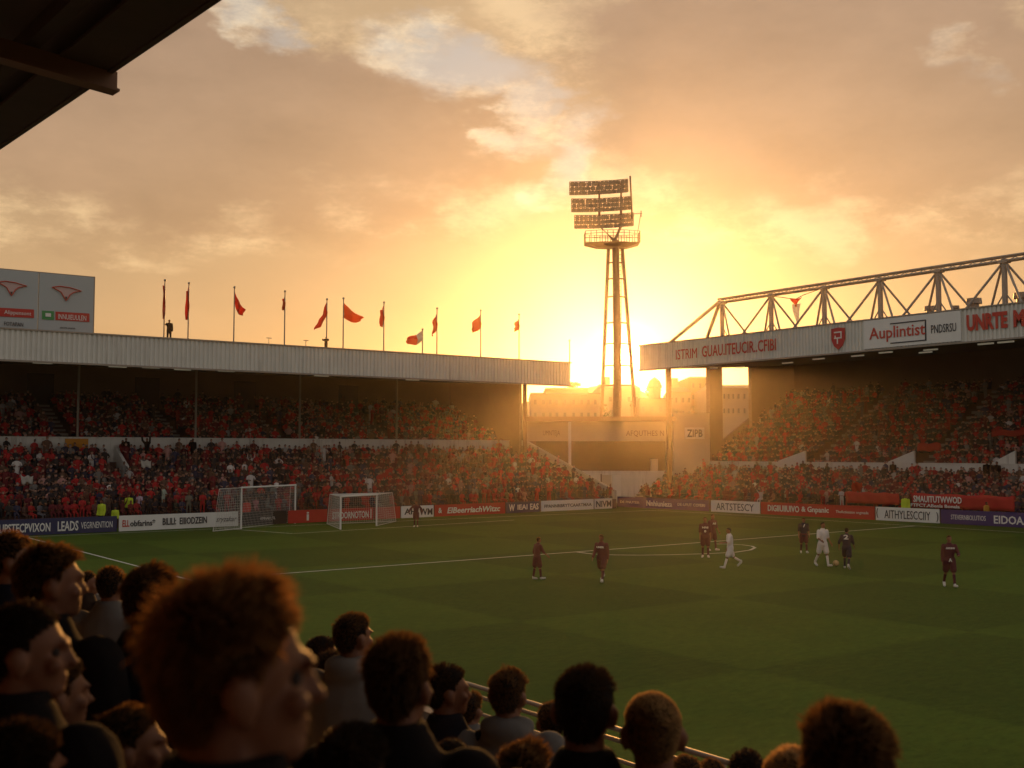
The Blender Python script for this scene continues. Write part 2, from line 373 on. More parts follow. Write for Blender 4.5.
# ------------------------------------------------------------------ grandstand along the touchline (right)
def boardX(y): return 67.8+max(0, 76-y)*.075
R0, RE = 12.0, 76.65
rs = empty('grandstand', (75, 50, 0), 0, 'steep two-tier grandstand with lettered roof edge and steel truss on its roof', 'grandstand')
b = MB(); RL = []
for i in range(9):
    x = 72+.8*i; z = .5+.25*i; RL.append((x, z)); b.box(x, x+.8, R0, 78, -.02 if i == 0 else z-.4, z)
b.build('lower_terrace', M_terr, rs)
b = MB(); RU = []
for i in range(16):
    x = 79.5+.8*i; z = 3.1+.47*i; RU.append((x, z)); b.box(x, x+.8, R0, 76.9, z-.7, z)
b.build('upper_terrace', M_terr, rs)
MB().box(79.12, 79.4, R0, 77.3, 1.5, 4.05).box(79.06, 79.46, R0, 77.3, 4.05, 4.13).build('tier_wall', M_wall, rs)
MB().box(92.5, 92.8, R0, 77, 8, 14.4).build('back_wall', M_brown, rs)
top = []; bot = []; y = R0
while y < RE:
    for dy, dx in ((0, 0), (.14, 0), (.18, .08), (.27, .08)):
        if y+dy > RE: break
        top.append((70.9+dx, y+dy, 14.92)); bot.append((70.9+dx, y+dy, 12.68))
    y += .31
MB().sheet([top, bot]).build('roof_edge_cladding', M_clad, rs)
MB().box(70.84, 71.06, R0, RE+.05, 14.922, 15.02).box(70.84, 71.06, R0, RE+.05, 12.56, 12.678).build('edge_trim', M_steel, rs)
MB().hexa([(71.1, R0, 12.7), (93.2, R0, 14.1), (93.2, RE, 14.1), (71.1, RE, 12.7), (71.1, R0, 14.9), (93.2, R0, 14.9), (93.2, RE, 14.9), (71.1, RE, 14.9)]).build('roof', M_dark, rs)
def endX(px): return on(1, 76.4, px, 400)[0]
MB().box(endX(666.5), endX(670), 76.2, 76.5, 2, 13.0).build('column', M_rust, rs)
MB().box(endX(707), endX(719.5), 76.0, 76.5, 2, 13.5).build('column', M_brown, rs)
MB().box(endX(750), 92.45, 76.2, 76.6, 3, 14.4).build('end_wall', M_brown, rs)
MB().hexa([(79.4, 76.95, 1), (92.5, 76.95, 1), (92.5, 77.2, 1), (79.4, 77.2, 1), (79.4, 76.95, 4.5), (92.5, 76.95, 11.9), (92.5, 77.2, 11.9), (79.4, 77.2, 4.5)]).build('sloping_end_parapet', M_brown, rs)
R_aisle = []
for px, py in ((811, 457), (921, 450), (1035, 450)):
    p = on(0, 80, px, py); ya = p[1]; R_aisle.append(ya); b = MB()
    for x, z in RU: b.box(x+.02, x+.42, ya-.55, ya+.55, z-.1, z+.235)
    b.build('stairway', M_conc, rs)
for px0, px1 in ((779, 806), (889, 915), (993, 1016)):
    y0, y1 = on(0, 79.6, px0, 452)[1], on(0, 79.6, px1, 452)[1]
    MB().hexa([(79.45, y1, 3), (79.65, y1, 3), (79.65, y0, 3), (79.45, y0, 3), (79.45, y1, 5.1), (79.65, y1, 5.1), (79.65, y0, 4.2), (79.45, y0, 4.2)]).build('stair_parapet', M_wall, rs)
for px, py in ((739, 371), (712, 370), (787, 366), (818, 360), (857, 357), (885, 352), (930, 351), (985, 343), (1005, 341), (925, 357)):
    p = on(2, 13.0, px, py); xx = min(max(p[0], 72.5), 88); zz = 12.7+(xx-71.1)/22.1*1.4-.06
    MB().box(xx, xx+.18, p[1]-.6, p[1]+.6, zz-.06, zz+.05).build('strip_light', M_lamp, rs)
MB().box(71.7, 71.88, R0, 78.2, -.02, .8).build('front_barrier', M_terr, rs)
for yy in (-1,):
    pass
# truss
TX = 73.6
tops = [on(0, TX, px, py) for px, py in ((722, 300), (771, 293), (824, 287), (880, 279.5), (938, 269), (1004, 258.5))]
tops += [tops[-1]+(tops[-1]-tops[-2])*k for k in (1.05, 2.1)]
zt = 18.55
tops = [np.array((TX, p[1], zt)) for p in tops]
b = MB()
for dz in (-.16, .16):
    for dx in (-.22, .22): b.tube([tops[0]+(dx, .3, dz), tops[-1]+(dx, 0, dz)], .085, 6)
k = 0; yy = tops[0][1]
while yy > tops[-1][1]+.9:
    b.bar((TX-.22, yy, zt-.16), (TX-.22, yy-.8, zt+.16), .05); b.bar((TX+.22, yy, zt+.16), (TX+.22, yy-.8, zt-.16), .05); yy -= .8
b.build('truss_chord', M_truss, rs)
RZ = 14.9
for i, p in enumerate(tops):
    MB().tube([(TX, p[1], RZ), p], .20, 8).box(TX-.3, TX+.3, p[1]-.3, p[1]+.3, RZ, RZ+.12).box(TX-.3, TX+.3, p[1]-.35, p[1]+.35, zt-.3, zt-.2).build('truss_post', M_truss, rs)
    for s_ in (-1, 1):
        if i == 0 and s_ == 1: continue
        for dx, nb in ((-1.1, 2.6 if s_ > 0 else 1.9), (1.2, 1.9 if s_ > 0 else 2.3)): MB().tube([(TX, p[1]+s_*.1, zt-.25), (TX+dx, p[1]+s_*nb, RZ)], .095, 6).build('truss_brace', M_truss, rs)
        MB().tube([(TX, p[1]+s_*.15, RZ+1.1), (TX, p[1]+s_*.9, RZ)], .05, 6).build('post_stay', M_truss, rs)
for dx, pxb in ((-1.2, 668), (1.5, 685)):
    yb = on(0, 72.6, pxb, 341)[1]; MB().tube([tops[0]+(0, .2, 0), (TX+dx, min(yb, 76.4), RZ)], .17, 8).build('truss_end_brace', M_truss, rs)
# fascia writing
def fy(px): return on(0, 70.88, px, 330)[1]
def fz(px, t): return 12.68+2.24*t
M_letter = mat('red_letter', (.50, .045, .02), .5, .05)
lettering('ISTRIM', (70.88, fy(676)), (70.88, fy(697)), 13.3, 14.2, M_letter, rs, .04)
lettering('GUAU.ITEUCIR..CFIBI', (70.88, fy(702)), (70.88, fy(776)), 13.3, 14.3, M_letter, rs, .04, bold=.015)
MB().box(70.80, 70.87, fy(961.5), fy(864.5), 12.75, 14.88).build('roof_banner', M_white, rs)
lettering('Auplintist', (70.79, fy(870)), (70.79, fy(926)), 13.15, 14.3, M_letter, rs, .02, bold=.01)
b = MB(); ya, yb_ = fy(891), fy(927)
for z0, z1 in ((14.42, 14.5), (12.98, 13.06)): b.box(70.765, 70.79, yb_, ya, z0, z1)
b.box(70.765, 70.79, yb_, yb_+.1, 13.06, 14.42).build('banner_frame_line', M_ink, rs)
lettering('PNDSRSU', (70.79, fy(932)), (70.79, fy(957)), 13.45, 14.05, M_ink, rs, .02)
lettering('UNRTE', (70.88, fy(967)), (70.88, fy(1008)), 13.35, 14.5, M_letter, rs, .04, bold=.05)
lettering('MITED', (70.88, fy(1014)), (70.88, fy(1058)), 13.35, 14.5, M_letter, rs, .04, bold=.05)
yc = fy(838.5)
sh = [(-.62, 14.55), (0, 14.62), (.62, 14.55), (.62, 13.7), (.4, 13.2), (0, 12.9), (-.4, 13.2), (-.62, 13.7)]
b = MB(); b.add([(70.80, yc+u, z) for u, z in sh]+[(70.87, yc+u, z) for u, z in sh], [tuple(range(8)), tuple(range(15, 7, -1))]+[(i, i+8, (i+1) % 8+8, (i+1) % 8) for i in range(8)])
cr = b.build('shield_crest', M_red, rs)
MB().box(70.77, 70.797, yc-.35, yc+.35, 14.2, 14.3).box(70.77, 70.797, yc-.35, yc+.35, 13.75, 13.85).box(70.77, 70.797, yc-.35, yc-.25, 13.85, 14.2).box(70.77, 70.797, yc+.0, yc+.1, 13.35, 13.75).box(70.77, 70.797, yc+.2, yc+.3, 13.85, 14.0).build('crest_device', M_white, cr)
for px, sz in ((930, .35), (955, .25), (974, .45), (1022, .45)):
    p = on(0, 75.5, px, 305); r_ = empty('roof_vent', (75.5, p[1], RZ), 0, 'squat metal vent on the truss roof, ' + {930: 'small one left of the fourth strut', 955: 'lowest and smallest of the row', 974: 'wide one between the two last posts', 1022: 'wide one at the right picture edge'}[px], 'vent', 'vents on the truss roof')
    MB().tube([(75.5, p[1], RZ), (75.5, p[1], RZ+.55+sz)], sz*.8, 10).build('vent_pipe', M_steel, r_)
    MB().tube([(75.5, p[1], RZ+.55+sz), (75.5, p[1], RZ+.55+sz*1.9)], [sz*1.3, sz*1.2], 10).build('vent_cap', M_steel, r_)
r_ = empty('pennant', (73, on(0, 73, 795, 330)[1], RZ), 0, 'ragged red and white pennant hanging from lines between truss posts', 'flag')
pc = on(0, 73, 796, 302); b = MB()
g = []
for i in range(7):
    t = i/6; wd = .75*(1-t)*(.6+.4*math.sin(t*3+1)); g.append([(73+.12*math.sin(3*t+u*4), pc[1]-u*wd, pc[2]+.25-.7*t+.1*abs(u)) for u in (-1, -.5, 0, .5, 1)])
b.sheet(g).build('red_cloth', M_redcloth, r_)
g = []
for i in range(7):
    t = i/6; wd = .45*(1-.75*t); g.append([(73.05+.1*math.sin(4*t+u*3), pc[1]-u*wd-.1*t, pc[2]-.15-1.7*t) for u in (-1, -.5, 0, .5, 1)])
MB().sheet(g).build('white_tail', M_whitecloth, r_)
MB().tube([tops[1]+(-.1, 0, -.2), (73, pc[1]+.8, pc[2]+.4), (73, pc[1], pc[2]+.25), (73, pc[1]-.8, pc[2]+.5), tops[2]+(-.1, 0, -.2)], .035, 5).build('line', M_rust, r_)

# ------------------------------------------------------------------ corner building
def pbox(b, x0, x1, y0, y1, D0, D1, mi=0):   # box whose front face fills a measured outline at depth D0 and runs back to D1
    P = [at(x0, y1, D0), at(x1, y1, D0)]; hT = at(x0, y0, D0)[2]; zb = (P[0][2]+P[1][2])/2
    a, c = P[0][:2], P[1][:2]; k = F0[:2]*(D1-D0)
    b.hexa([(*a, zb), (*c, zb), (*(c+k), zb), (*(a+k), zb), (*a, hT), (*c, hT), (*(c+k), hT), (*(a+k), hT)], mi); return b
cb = empty('corner_building', at(610, 503, 108)*(1, 1, 0), 0, 'low corner building with a wide dark opening between the two grandstands', 'building')
pbox(MB(), 524, 676, 416.5, 421, 106.8, 118).build('roof', M_rust, cb)
pbox(MB(), 524, 673, 421.2, 441, 108, 109).build('lintel_wall', M_cream, cb)
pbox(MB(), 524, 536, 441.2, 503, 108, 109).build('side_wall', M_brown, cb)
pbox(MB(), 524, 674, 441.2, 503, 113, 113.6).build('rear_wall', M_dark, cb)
pbox(MB(), 674, 710.5, 413, 503, 107.2, 111).build('cream_wall', M_cream, cb)
pbox(MB(), 666.5, 670.5, 441.3, 471, 107.6, 107.95).build('post', M_white, cb)
pbox(MB(), 568.5, 571.3, 421.5, 470.9, 106, 106.3).build('post', M_white, cb)
lw = pbox(MB(), 570, 673.8, 471, 503, 107.5, 108.5).build('front_wall', M_wall, cb)
dr = pbox(MB(), 602, 611.5, 475, 503, 107.35, 107.49).build('door', M_cream, cb)
pbox(MB(), 600.8, 601.9, 474, 503, 107.3, 107.49).build('door_frame', M_brown, dr)
pbox(MB(), 613, 621, 475, 503, 107.35, 107.49).build('door', M_white, cb)
sg = pbox(MB(), 685, 704.5, 427.5, 439, 107.0, 107.18).build('wall_sign', M_white, cb)
p0, p1 = at(687, 435, 106.98), at(702.5, 435, 106.98)
lettering('ZIPB', p0, p1, at(687, 437, 107)[2], at(687, 429.5, 107)[2], M_ink, sg, .03, bold=.02)
for s_, x0, x1 in (('UMNTEJA', 543, 560), ('AFQUTHES N', 626, 664)):
    lettering(s_, at(x0, 436, 107.9), at(x1, 436, 107.9), at(x0, 437, 108)[2], at(x0, 430.5, 108)[2], M_brown, cb, .05)
pbox(MB(), 651, 658, 459, 470.9, 108.6, 109.2).build('cabinet', M_cream, cb)

# ------------------------------------------------------------------ town behind, hill, trees
sil = [(430, 425), (500, 402), (530, 393), (560, 387), (585, 381), (612, 375), (635, 379), (655, 392), (690, 408), (740, 414), (860, 430)]
D0 = 330; g = []
for j in range(14):
    row = []; t = j/13; D = 230+t*200
    for i in range(60):
        px = 430+i*430/59; yv = np.interp(px, [s[0] for s in sil], [s[1] for s in sil])
        hh = at(px, yv, D0)[2]; prof = math.sin(min(1, t/.5)*PI/2) if t < .5 else math.cos((t-.5)*PI)
        p = at(px, 452, D); row.append((p[0], p[1], max(-.5, hh*prof*.92+math.sin(i*1.7+j*2.3)*.5-.6)))
    g.append(row)
tag(MB().sheet(g).build('hill', mat('hill_scrub', (.09, .08, .04), .95, .4, .06), smooth=True), kind='structure')
def town(x0, x1, yt, yb, D, dep, m, label, nwx, nwy, roof=0, rooftype='flat', cupola=None):
    base = at((x0+x1)/2, 452, D)*(1, 1, 0)
    r = empty('town_building', base, 0, label, 'building')
    zt_ = at(x0, yt, D)[2]; pbox(MB(), x0, x1, yt, 470, D, D+dep).build('wall', m, r)
    a, c = at(x0, yt, D), at(x1, yt, D); k = F0*dep; k[2] = 0
    if rooftype == 'flat':
        rf = pbox(MB(), x0-.6, x1+.6, yt-1.2, yt, D-.4, D+dep+.4).build('roof', M_slate, r)
    else:
        zr = at(x0, yt-roof, D)[2]; up = np.array((0, 0, zr-zt_)); b = MB(); a2, c2 = a+(c-a)*.0, c
        A = [a, c, c+k, a+k, a+k/2+up+(c-a)*.08, c+k/2+up-(c-a)*.08]
        for p in A[:4]: p[2] = zt_+.02
        rf = b.add(A, [(0, 1, 5, 4), (1, 2, 5), (2, 3, 4, 5), (3, 0, 4), (3, 2, 1, 0)]).build('roof', M_slate, r)
        q = a+k/2+(c-a)*.25; MB().box(q[0]-.7, q[0]+.7, q[1]-.7, q[1]+.7, zt_, zr+1.6).build('chimney', M_stone2, rf)
    for i in range(nwx):
        for j in range(nwy):
            wx_ = x0+(x1-x0)*(i+.5+.12*math.sin(i*5+nwx))/nwx; wy = yt+3+(j+.2)*((446-yt)/max(nwy, 1))*.5; hw = (x1-x0)/nwx*.17
            f = pbox(MB(), wx_-hw-.25, wx_+hw+.25, wy-.3, wy+5.2, D-.25, D-.01).build('window', m, r)
            pbox(MB(), wx_-hw, wx_+hw, wy, wy+4.8, D-.3, D-.26).build('pane', M_window, f)
    if cupola:
        p = at(cupola, yt, D)+F0*dep*.5; MB().tube([(p[0], p[1], zt_), (p[0], p[1], zt_+2.2), (p[0], p[1], zt_+2.4), (p[0], p[1], zt_+3.6), (p[0], p[1], zt_+4.2)], [1.1, 1.1, 1.4, .9, .1], 10).build('cupola', M_slate, r)
    return r
town(531, 600, 394, 450, 185, 22, M_stone, 'broad terraced stone building seen right of the ribbed roof end', 9, 2, rooftype='flat')
town(546, 588, 389, 450, 212, 14, M_stone2, 'flat roofed brick block standing behind the terraced building', 6, 1)
town(640, 672, 399, 450, 190, 14, M_stone2, 'brick house with a small cupola right of the floodlight mast', 4, 1, cupola=660, rooftype='flat')
town(673, 692, 392, 450, 196, 12, M_stone, 'narrow hipped house seen through the open end beside the thin column', 3, 2, 7, 'hip')
town(690, 709, 378, 450, 200, 14, M_stone2, 'tallest stepped town block left of the thick column', 3, 3)
town(711, 762, 388, 450, 182, 16, M_stone, 'long hipped building seen through the last opening of the stand end', 10, 2, 6, 'hip')
town(598, 641, 388, 450, 240, 16, M_stone, 'hillside house on the crest directly behind the floodlight mast', 5, 1, 6, 'hip')
def tree(px, yt, D, rad, label):
    base = at(px, 452, D)*(1, 1, 0); h = at(px, yt, D)[2]
    r = empty('tree', base, 0, label, 'tree', 'trees in the town')
    b = MB(); b.tube([base, base+(0, 0, h*.5), base+(.2, .1, h*.8)], [.35, .25, .08], 7)
    for k in range(6):
        a = k*2.4; b.tube([base+(0, 0, h*(.4+.06*k)), base+(math.cos(a)*rad*.6, math.sin(a)*rad*.6, h*(.6+.05*k))], [.12, .03], 5)
    b.build('trunk', M_bark, r); b = MB()
    cl = [(rng.normal(0, 1, 3)*(rad*.45, rad*.45, h*.13)+(0, 0, h*.72), rad*rng.uniform(.25, .42)) for _ in range(16)]
    for k in range(1500):
        c, q = cl[k % 16]; dv = rng.normal(0, 1, 3); dv /= np.linalg.norm(dv); p = base+c+dv*q*rng.uniform(.5, 1.05); p[2] = min(p[2], h)
        u = rng.normal(0, 1, 3)*.22; v = rng.normal(0, 1, 3)*.22; b.add([p-u, p+v, p+u, p-v], [(0, 1, 2, 3)])
    b.build('crown', M_leaf, r)
tree(648, 388, 215, 4.5, 'bushy tree just right of the floodlight mast, against the bright sky')
tree(680, 397, 210, 3.5, 'small rounded tree by the thin column of the open end')
tree(572, 383, 230, 4.5, 'broad tree on the skyline left of the floodlight mast')

# ------------------------------------------------------------------ floodlight mast
TD = 125; tb = at(617, 452, TD)*(1, 1, 0)
fl = empty('floodlight_mast', tb, 0, 'tall tripod floodlight mast with three banks of lamps against the sun', 'floodlight')
zp = at(612, 243, TD)[2]
def tp(px, py, dd=0): return at(px, py, TD)+F0*dd
b = MB().tube([at(617, 452, TD)*(1, 1, 0), tp(617, 330), tp(615.5, 240)], [.47, .44, .40], 12).build('main_leg', M_rust, fl)
legs = [((603, 412, 2.0), (609, 245, .6)), ((637, 412, 2.0), (622.5, 245, .6))]
for (a0, a1, dd0), (c0, c1, dd1) in legs:
    p, q = tp(a0, a1, dd0), tp(c0, c1, dd1); e = p+(p-q)*(p[2]/(q[2]-p[2])); MB().tube([e, q], .2, 8).build('leg', M_rust, fl)
for yv in (262, 278, 296, 322, 343, 365, 385):
    t = (yv-245)/167; xl, xr = 609+(603-609)*t, 622.5+(637-622.5)*t; dd = .6+1.4*t
    MB().tube([tp(xl, yv, dd), tp(616, yv), tp(xr, yv, dd)], .09, 6).build('cross_tie', M_rust, fl)
b = MB()
for yv in range(250, 405, 4): b.bar(tp(619.5, yv, .5), tp(621.5, yv, .5), .05)
b.bar(tp(619.5, 246, .5), tp(619.5, 408, .5), .05).bar(tp(621.5, 246, .5), tp(621.5, 408, .5), .05).build('ladder', M_rust, fl)
# platform
c = tp(612, 244); RV = np.array((*RT[:2], 0)); ux, uy = RV*3.05, F0*1.6
pl = [c+ux*a+uy*e for a, e in ((-1, -.6), (-.4, -1), (.4, -1), (1, -.6), (1, .8), (.4, 1), (-.4, 1), (-1, .8))]
b = MB(); K = len(pl); b.add([p+(0, 0, .0) for p in pl]+[c+(p-c)*.55+(0, 0, -.45) for p in pl], [tuple(range(K))]+[tuple(range(2*K-1, K-1, -1))]+[(i+K, (i+1) % K+K, (i+1) % K, i) for i in range(K)])
b.build('platform', M_rust, fl)
b = MB()
for i in range(K):
    p, q = pl[i], pl[(i+1) % K]
    for h in (.5, 1.0, 1.3): b.bar(p+(0, 0, h), q+(0, 0, h), .05)
    n_ = max(1, int(np.linalg.norm(q-p)/.6))
    for k in range(n_): b.bar(p+(q-p)*k/n_, p+(q-p)*k/n_+(0, 0, 1.32), .055)
b.build('platform_railing', M_rust, fl)
for q, (ox, wdt) in zip(((600, 224), (622, 224)), ((0, 0), (0, 0))):
    MB().tube([tp(614.5, 241, .0), tp(q[0], q[1], 1.0), tp(q[0], 180, 1.0)], [.20, .16, .08], 8).build('bank_mast', M_rust, fl)
for yl, yr, x0, x1 in ((188.5, 183, 569.5, 629), (205.5, 200.5, 571.5, 632), (222, 217, 574.5, 634.5)):
    a = tp(x0, yl, -.2); e = tp(x1, yr, 1.0); n_ = 15; b = MB(); lamps = MB()
    pts = [a+(e-a)*t+F0*(1.0*((t-.5)**2*4-1))*.6+np.array((0, 0, ((t-.5)**2*4-1)*.22)) for t in np.linspace(0, 1, n_)]
    H = .74
    for s_ in (-H, -H/3, H/3, H): b.tube([p+np.array((0, 0, s_))+F0*.12 for p in pts], .045, 5)
    for i in range(n_): b.bar(pts[i]+np.array((0, 0, -H))+F0*.12, pts[i]+np.array((0, 0, H))+F0*.12, .06)
    for i in range(n_-1):
        p, q = pts[i], pts[i+1]; d = (q-p)/np.linalg.norm(q-p)
        for j, s_ in enumerate((-.50, 0, .50)):
            cc = (p+q)/2+np.array((0, 0, s_))+d*rng.uniform(-.03, .03)+F0*.1; ax = -F0*.3+np.array((0, 0, -.12))+d*rng.uniform(-.06, .06)
            lamps.tube([cc-ax*.6, cc, cc+ax], [.12, .20, .26], 9)
    bk = b.build('lamp_frame', M_rust, fl)
    lamps.build('lamps', M_glass, bk)
MB().tube([tp(632.5, 218, .4), tp(630.5, 175, .4)], .1, 6).build('aerial', M_rust, fl)
MB().bar(tp(634, 213, .4), tp(642.5, 213, .4), .06).bar(tp(641.5, 211, .4), tp(638, 232, .4), .05).bar(tp(641.5, 210, .4), tp(641.5, 216, .4), .08).build('bracket', M_rust, fl)

# ------------------------------------------------------------------ flags on the long roof
FY = 75.5
def flagpole(px, py, cloth, label, m=M_redcloth, extra=None):
    p = on(1, FY, px, py); r = empty('flagpole', (p[0], FY, 12.6), 0, label, 'flag', 'flags along the ribbed roof')
    MB().tube([(p[0], FY, 12.6), (p[0], FY, p[2])], [.055, .04], 8).build('pole', M_steel, r)
    MB().ell((p[0], FY, p[2]+.05), .09, 8, 6).build('finial', M_steel, r)
    if cloth:
        hx0, hx1, (fx0, fy0), (fx1, fy1) = cloth    # hoist top y, hoist bottom y, fly top, fly bottom
        A, B, Cc, Dd = [on(1, FY, *q) for q in ((px, hx0), (px, hx1), (fx1, fy1), (fx0, fy0))]
        g = []
        for i in range(9):
            t = i/8; T = A+(Dd-A)*t; Bq = B+(Cc-B)*t; row = []
            for j in range(5):
                s_ = j/4; q = T+(Bq-T)*s_; q = q+np.array((0, .26*math.sin(t*8+px)*t+.12*math.sin(s_*6+t*4), -.16*math.sin(t*PI)*(.4+s_)+.05*math.sin(t*9+px))); row.append(q)
            g.append(row)
        f = MB().sheet(g).build('flag', m, r, smooth=True)
        sd = f.modifiers.new('thickness', 'SOLIDIFY'); sd.thickness = .012
        if extra: f.data.materials.append(M_whitecloth); [setattr(pg, 'material_index', 1) for pg in f.data.polygons if pg.index % 32 < 12 and pg.index//4 < 3]
    return r
flagpole(165, 281, (283, 316, (163.2, 286), (163.6, 317)), 'very narrow furled red flag on the pole beside the rooftop watcher, first from left')
flagpole(189, 284, (287, 312, (186.8, 292), (186.2, 320)), 'furled dark red flag on the second pole from the left')
flagpole(234.5, 288, (291, 304, (244.5, 309), (242, 315)), 'red flag drooping to the right on the third pole from the left')
flagpole(285, 292, (296, 306, (282.5, 300), (283, 309)), 'tiny furled red flag on the fourth pole from the left')
flagpole(327, 300, (302, 316, (319, 322), (315, 330)), 'red flag drooping left above the second rooftop watcher')
flagpole(343.5, 299, (302, 317, (363, 318), (360, 321)), 'orange flag streaming to the right, the only one that does so fully', M_orangecloth)
flagpole(384, 303, (306, 322, (380.7, 311), (381, 326)), 'furled brownish red flag on the seventh pole, midway along the roof')
flagpole(422.5, 330, (331, 341, (406, 338), (406.5, 343)), 'red and white flag on the lowest pole', M_redcloth, True)
flagpole(437, 309, (312, 328, (431.5, 328), (431, 336)), 'red flag folded left on the pole just right of the lowest pole')
flagpole(480.7, 311, (314, 327, (469.5, 326), (471, 332)), 'orange flag flying left, second flag from the bright sky', M_orangecloth)
flagpole(519, 315, (318, 328, (513, 327), (513.5, 330)), 'small orange flag on the last flagged pole nearest the sun', M_orangecloth)
flagpole(569.5, 341, None, 'bare pole without a flag at the roof corner')
for px in (269, 306):
    p = on(1, FY, px, 341); r = empty('roof_aerial', (p[0], FY, 12.6), 0, 'short thin aerial on the ribbed roof, %s of the two' % ('left' if px < 300 else 'right'), 'aerial', 'aerials on the ribbed roof')
    MB().tube([(p[0], FY, 12.6), (p[0], FY, 13.35)], .03, 6).build('mast', M_steel, r); MB().bar((p[0]-.2, FY, 13.3), (p[0]+.2, FY, 13.3), .05).build('crossbar', M_steel, r)

# ------------------------------------------------------------------ rooftop billboard
BY = 76.0
q0, q1 = on(1, BY, -60, 300)[0], on(1, BY, 93.5, 300)[0]; qm = on(1, BY, 38.5, 300)[0]
zt_, zb_ = on(1, BY, 60, 274.5)[2], 12.6
bb = empty('rooftop_billboard', ((q0+q1)/2, BY, 12.6), 0, 'grey two-panel billboard with winged emblems on top of the ribbed roof', 'billboard')
M_bill = mat('billboard_grey', (.38, .42, .42), .6, .06, .5)
MB().box(q0, qm-.03, BY, BY+.25, 12.62, zt_).build('panel', M_bill, bb); MB().box(qm+.03, q1, BY, BY+.25, 12.62, zt_).build('panel', M_bill, bb)
MB().box(q0, q1, BY+.05, BY+.3, zt_, zt_+.07).box(q1, q1+.08, BY, BY+.3, 12.62, zt_+.07).build('frame', M_steel, bb)
for px in (-30, 10, 50, 88):
    x_ = on(1, BY, px, 300)[0]; MB().bar((x_, BY+.3, zt_-.3), (x_, BY+2.6, 12.6), .1).build('back_strut', M_steel, bb)
def bill_poly(pts, m, name, yoff):
    P = [on(1, BY-yoff, *p) for p in pts]; K = len(P)
    b = MB(); b.add([(p[0], BY-yoff, p[2]) for p in P]+[(p[0], BY-yoff+.015, p[2]) for p in P], [tuple(range(K)), tuple(range(2*K-1, K-1, -1))]+[(i, i+K, (i+1) % K+K, (i+1) % K) for i in range(K)]); return b.build(name, m, bb)
def bill_line(pts, wd, m, name, yoff):
    P = [on(1, BY-yoff, *p) for p in pts]; b = MB(); b.tube([(p[0], BY-yoff, p[2]) for p in P], wd, 5, flat=.6)
    return b.build(name, m, bb)
def wing(x0):
    o = x0
    outl = [(o, 0), (o+8, -1), (o+18, .5), (o+29.5, 4), (o+22, 5), (o+18, 7.5), (o+15.3, 12), (o+14, 13.5), (o+12.5, 11), (o+9, 5), (o+4, 2)]
    yb = 287.2 if x0 > 40 else 282.2
    outl = [(a, yb+c) for a, c in outl]
    bill_poly(outl, M_pink, 'winged_emblem', .035); bill_line(outl+[outl[0]], .055, M_letter, 'emblem_outline', .06)
    bill_poly([(o+12.8, yb+9.5), (o+15.2, yb+9.5), (o+14, yb+13.6)], M_ink, 'emblem_tip', .09)
wing(52.2); wing(-2.5)
bill_poly([(55.5, 311.5), (89.5, 313.5), (89.5, 322), (55.5, 320)], M_red, 'red_strip', .035)
bill_poly([(42, 310.5), (54, 311.2), (54, 320), (42, 319.3)], M_green, 'green_badge', .035)
bill_poly([(45.5, 313), (51, 313.3), (51, 316.8), (45.5, 316.5)], M_white, 'badge_mark', .06)
bill_poly([(-20, 306.5), (34, 309.5), (34, 318), (-20, 315.5)], M_red, 'red_strip', .035)
def bl(s_, x0, x1, yb0, yt0, m):
    a, c = on(1, BY, x0, yb0), on(1, BY, x1, yb0); lettering(s_, (a[0], BY), (c[0], BY), a[2], on(1, BY, x0, yt0)[2], m, bb, .05)
bl('INNUIEUULEN', 58, 86, 319, 314, M_white); bl('Alippensont', 4, 31, 315, 310, M_white)
bl('FOTAPAN', 4, 23, 325.5, 321.5, M_ink); bl('sanotti ecurva', 60, 75, 328.3, 326.4, M_ink)

# ------------------------------------------------------------------ advertising boards
def board(p0, p1, m, label, texts, h=.92, name='advertising_board'):
    p0, p1 = np.array(p0[:2], float), np.array(p1[:2], float); c = (p0+p1)/2; dv = (p1-p0)/np.linalg.norm(p1-p0); nr = np.array((dv[1], -dv[0]))
    r = empty(name, (c[0], c[1], 0), 0, label, 'advertising board', 'advertising boards round the pitch')
    g_ = dv*.04; b = MB(); a, e = p0+g_, p1-g_; k = -nr*.06
    b.hexa([(*a, .03), (*e, .03), (*(e+k), .03), (*(a+k), .03), (*a, h), (*e, h), (*(e+k), h), (*(a+k), h)]).build('panel', m, r)
    b = MB(); L = np.linalg.norm(p1-p0); ns = max(2, int(L/2.5))
    for i in range(ns):
        q = p0+(p1-p0)*(i+.5)/ns-nr*.07; b.bar((*q, h*.9), (*(q-nr*.6), 0.02), .05)
    b.build('back_stay', M_steel, r)
    for s_, t0, t1, v0, v1, tm, kw in texts:
        lettering(s_, p0+(p1-p0)*t0, p0+(p1-p0)*t1, v0*h, v1*h, tm, r, .02, **kw)
    return r
def LX(px):   # plan point on the left board line under this pixel column
    r_ = ray(px, 500); lo, hi = 10., 120.
    for _ in range(40):
        mid = (lo+hi)/2; p = CAM+r_*mid
        if p[1] < boardY(p[0]): lo = mid
        else: hi = mid
    return (CAM+r_*lo)[:2]
def RX(px):
    r_ = ray(px, 500); lo, hi = 10., 140.
    for _ in range(40):
        mid = (lo+hi)/2; p = CAM+r_*mid
        if p[0] < boardX(p[1]): lo = mid
        else: hi = mid
    return (CAM+r_*lo)[:2]
K = {}; BO = dict(bold=.02)
board(LX(-70), LX(118), M_navy, 'dark blue board with white writing, left of the long white board', [('LUPSTECPVIXON', .33, .62, .22, .75, M_white, BO), ('LEADS', .66, .775, .2, .8, M_white, BO), ('VEGRNENTION', .79, .97, .3, .7, M_white, K)], 1.0)
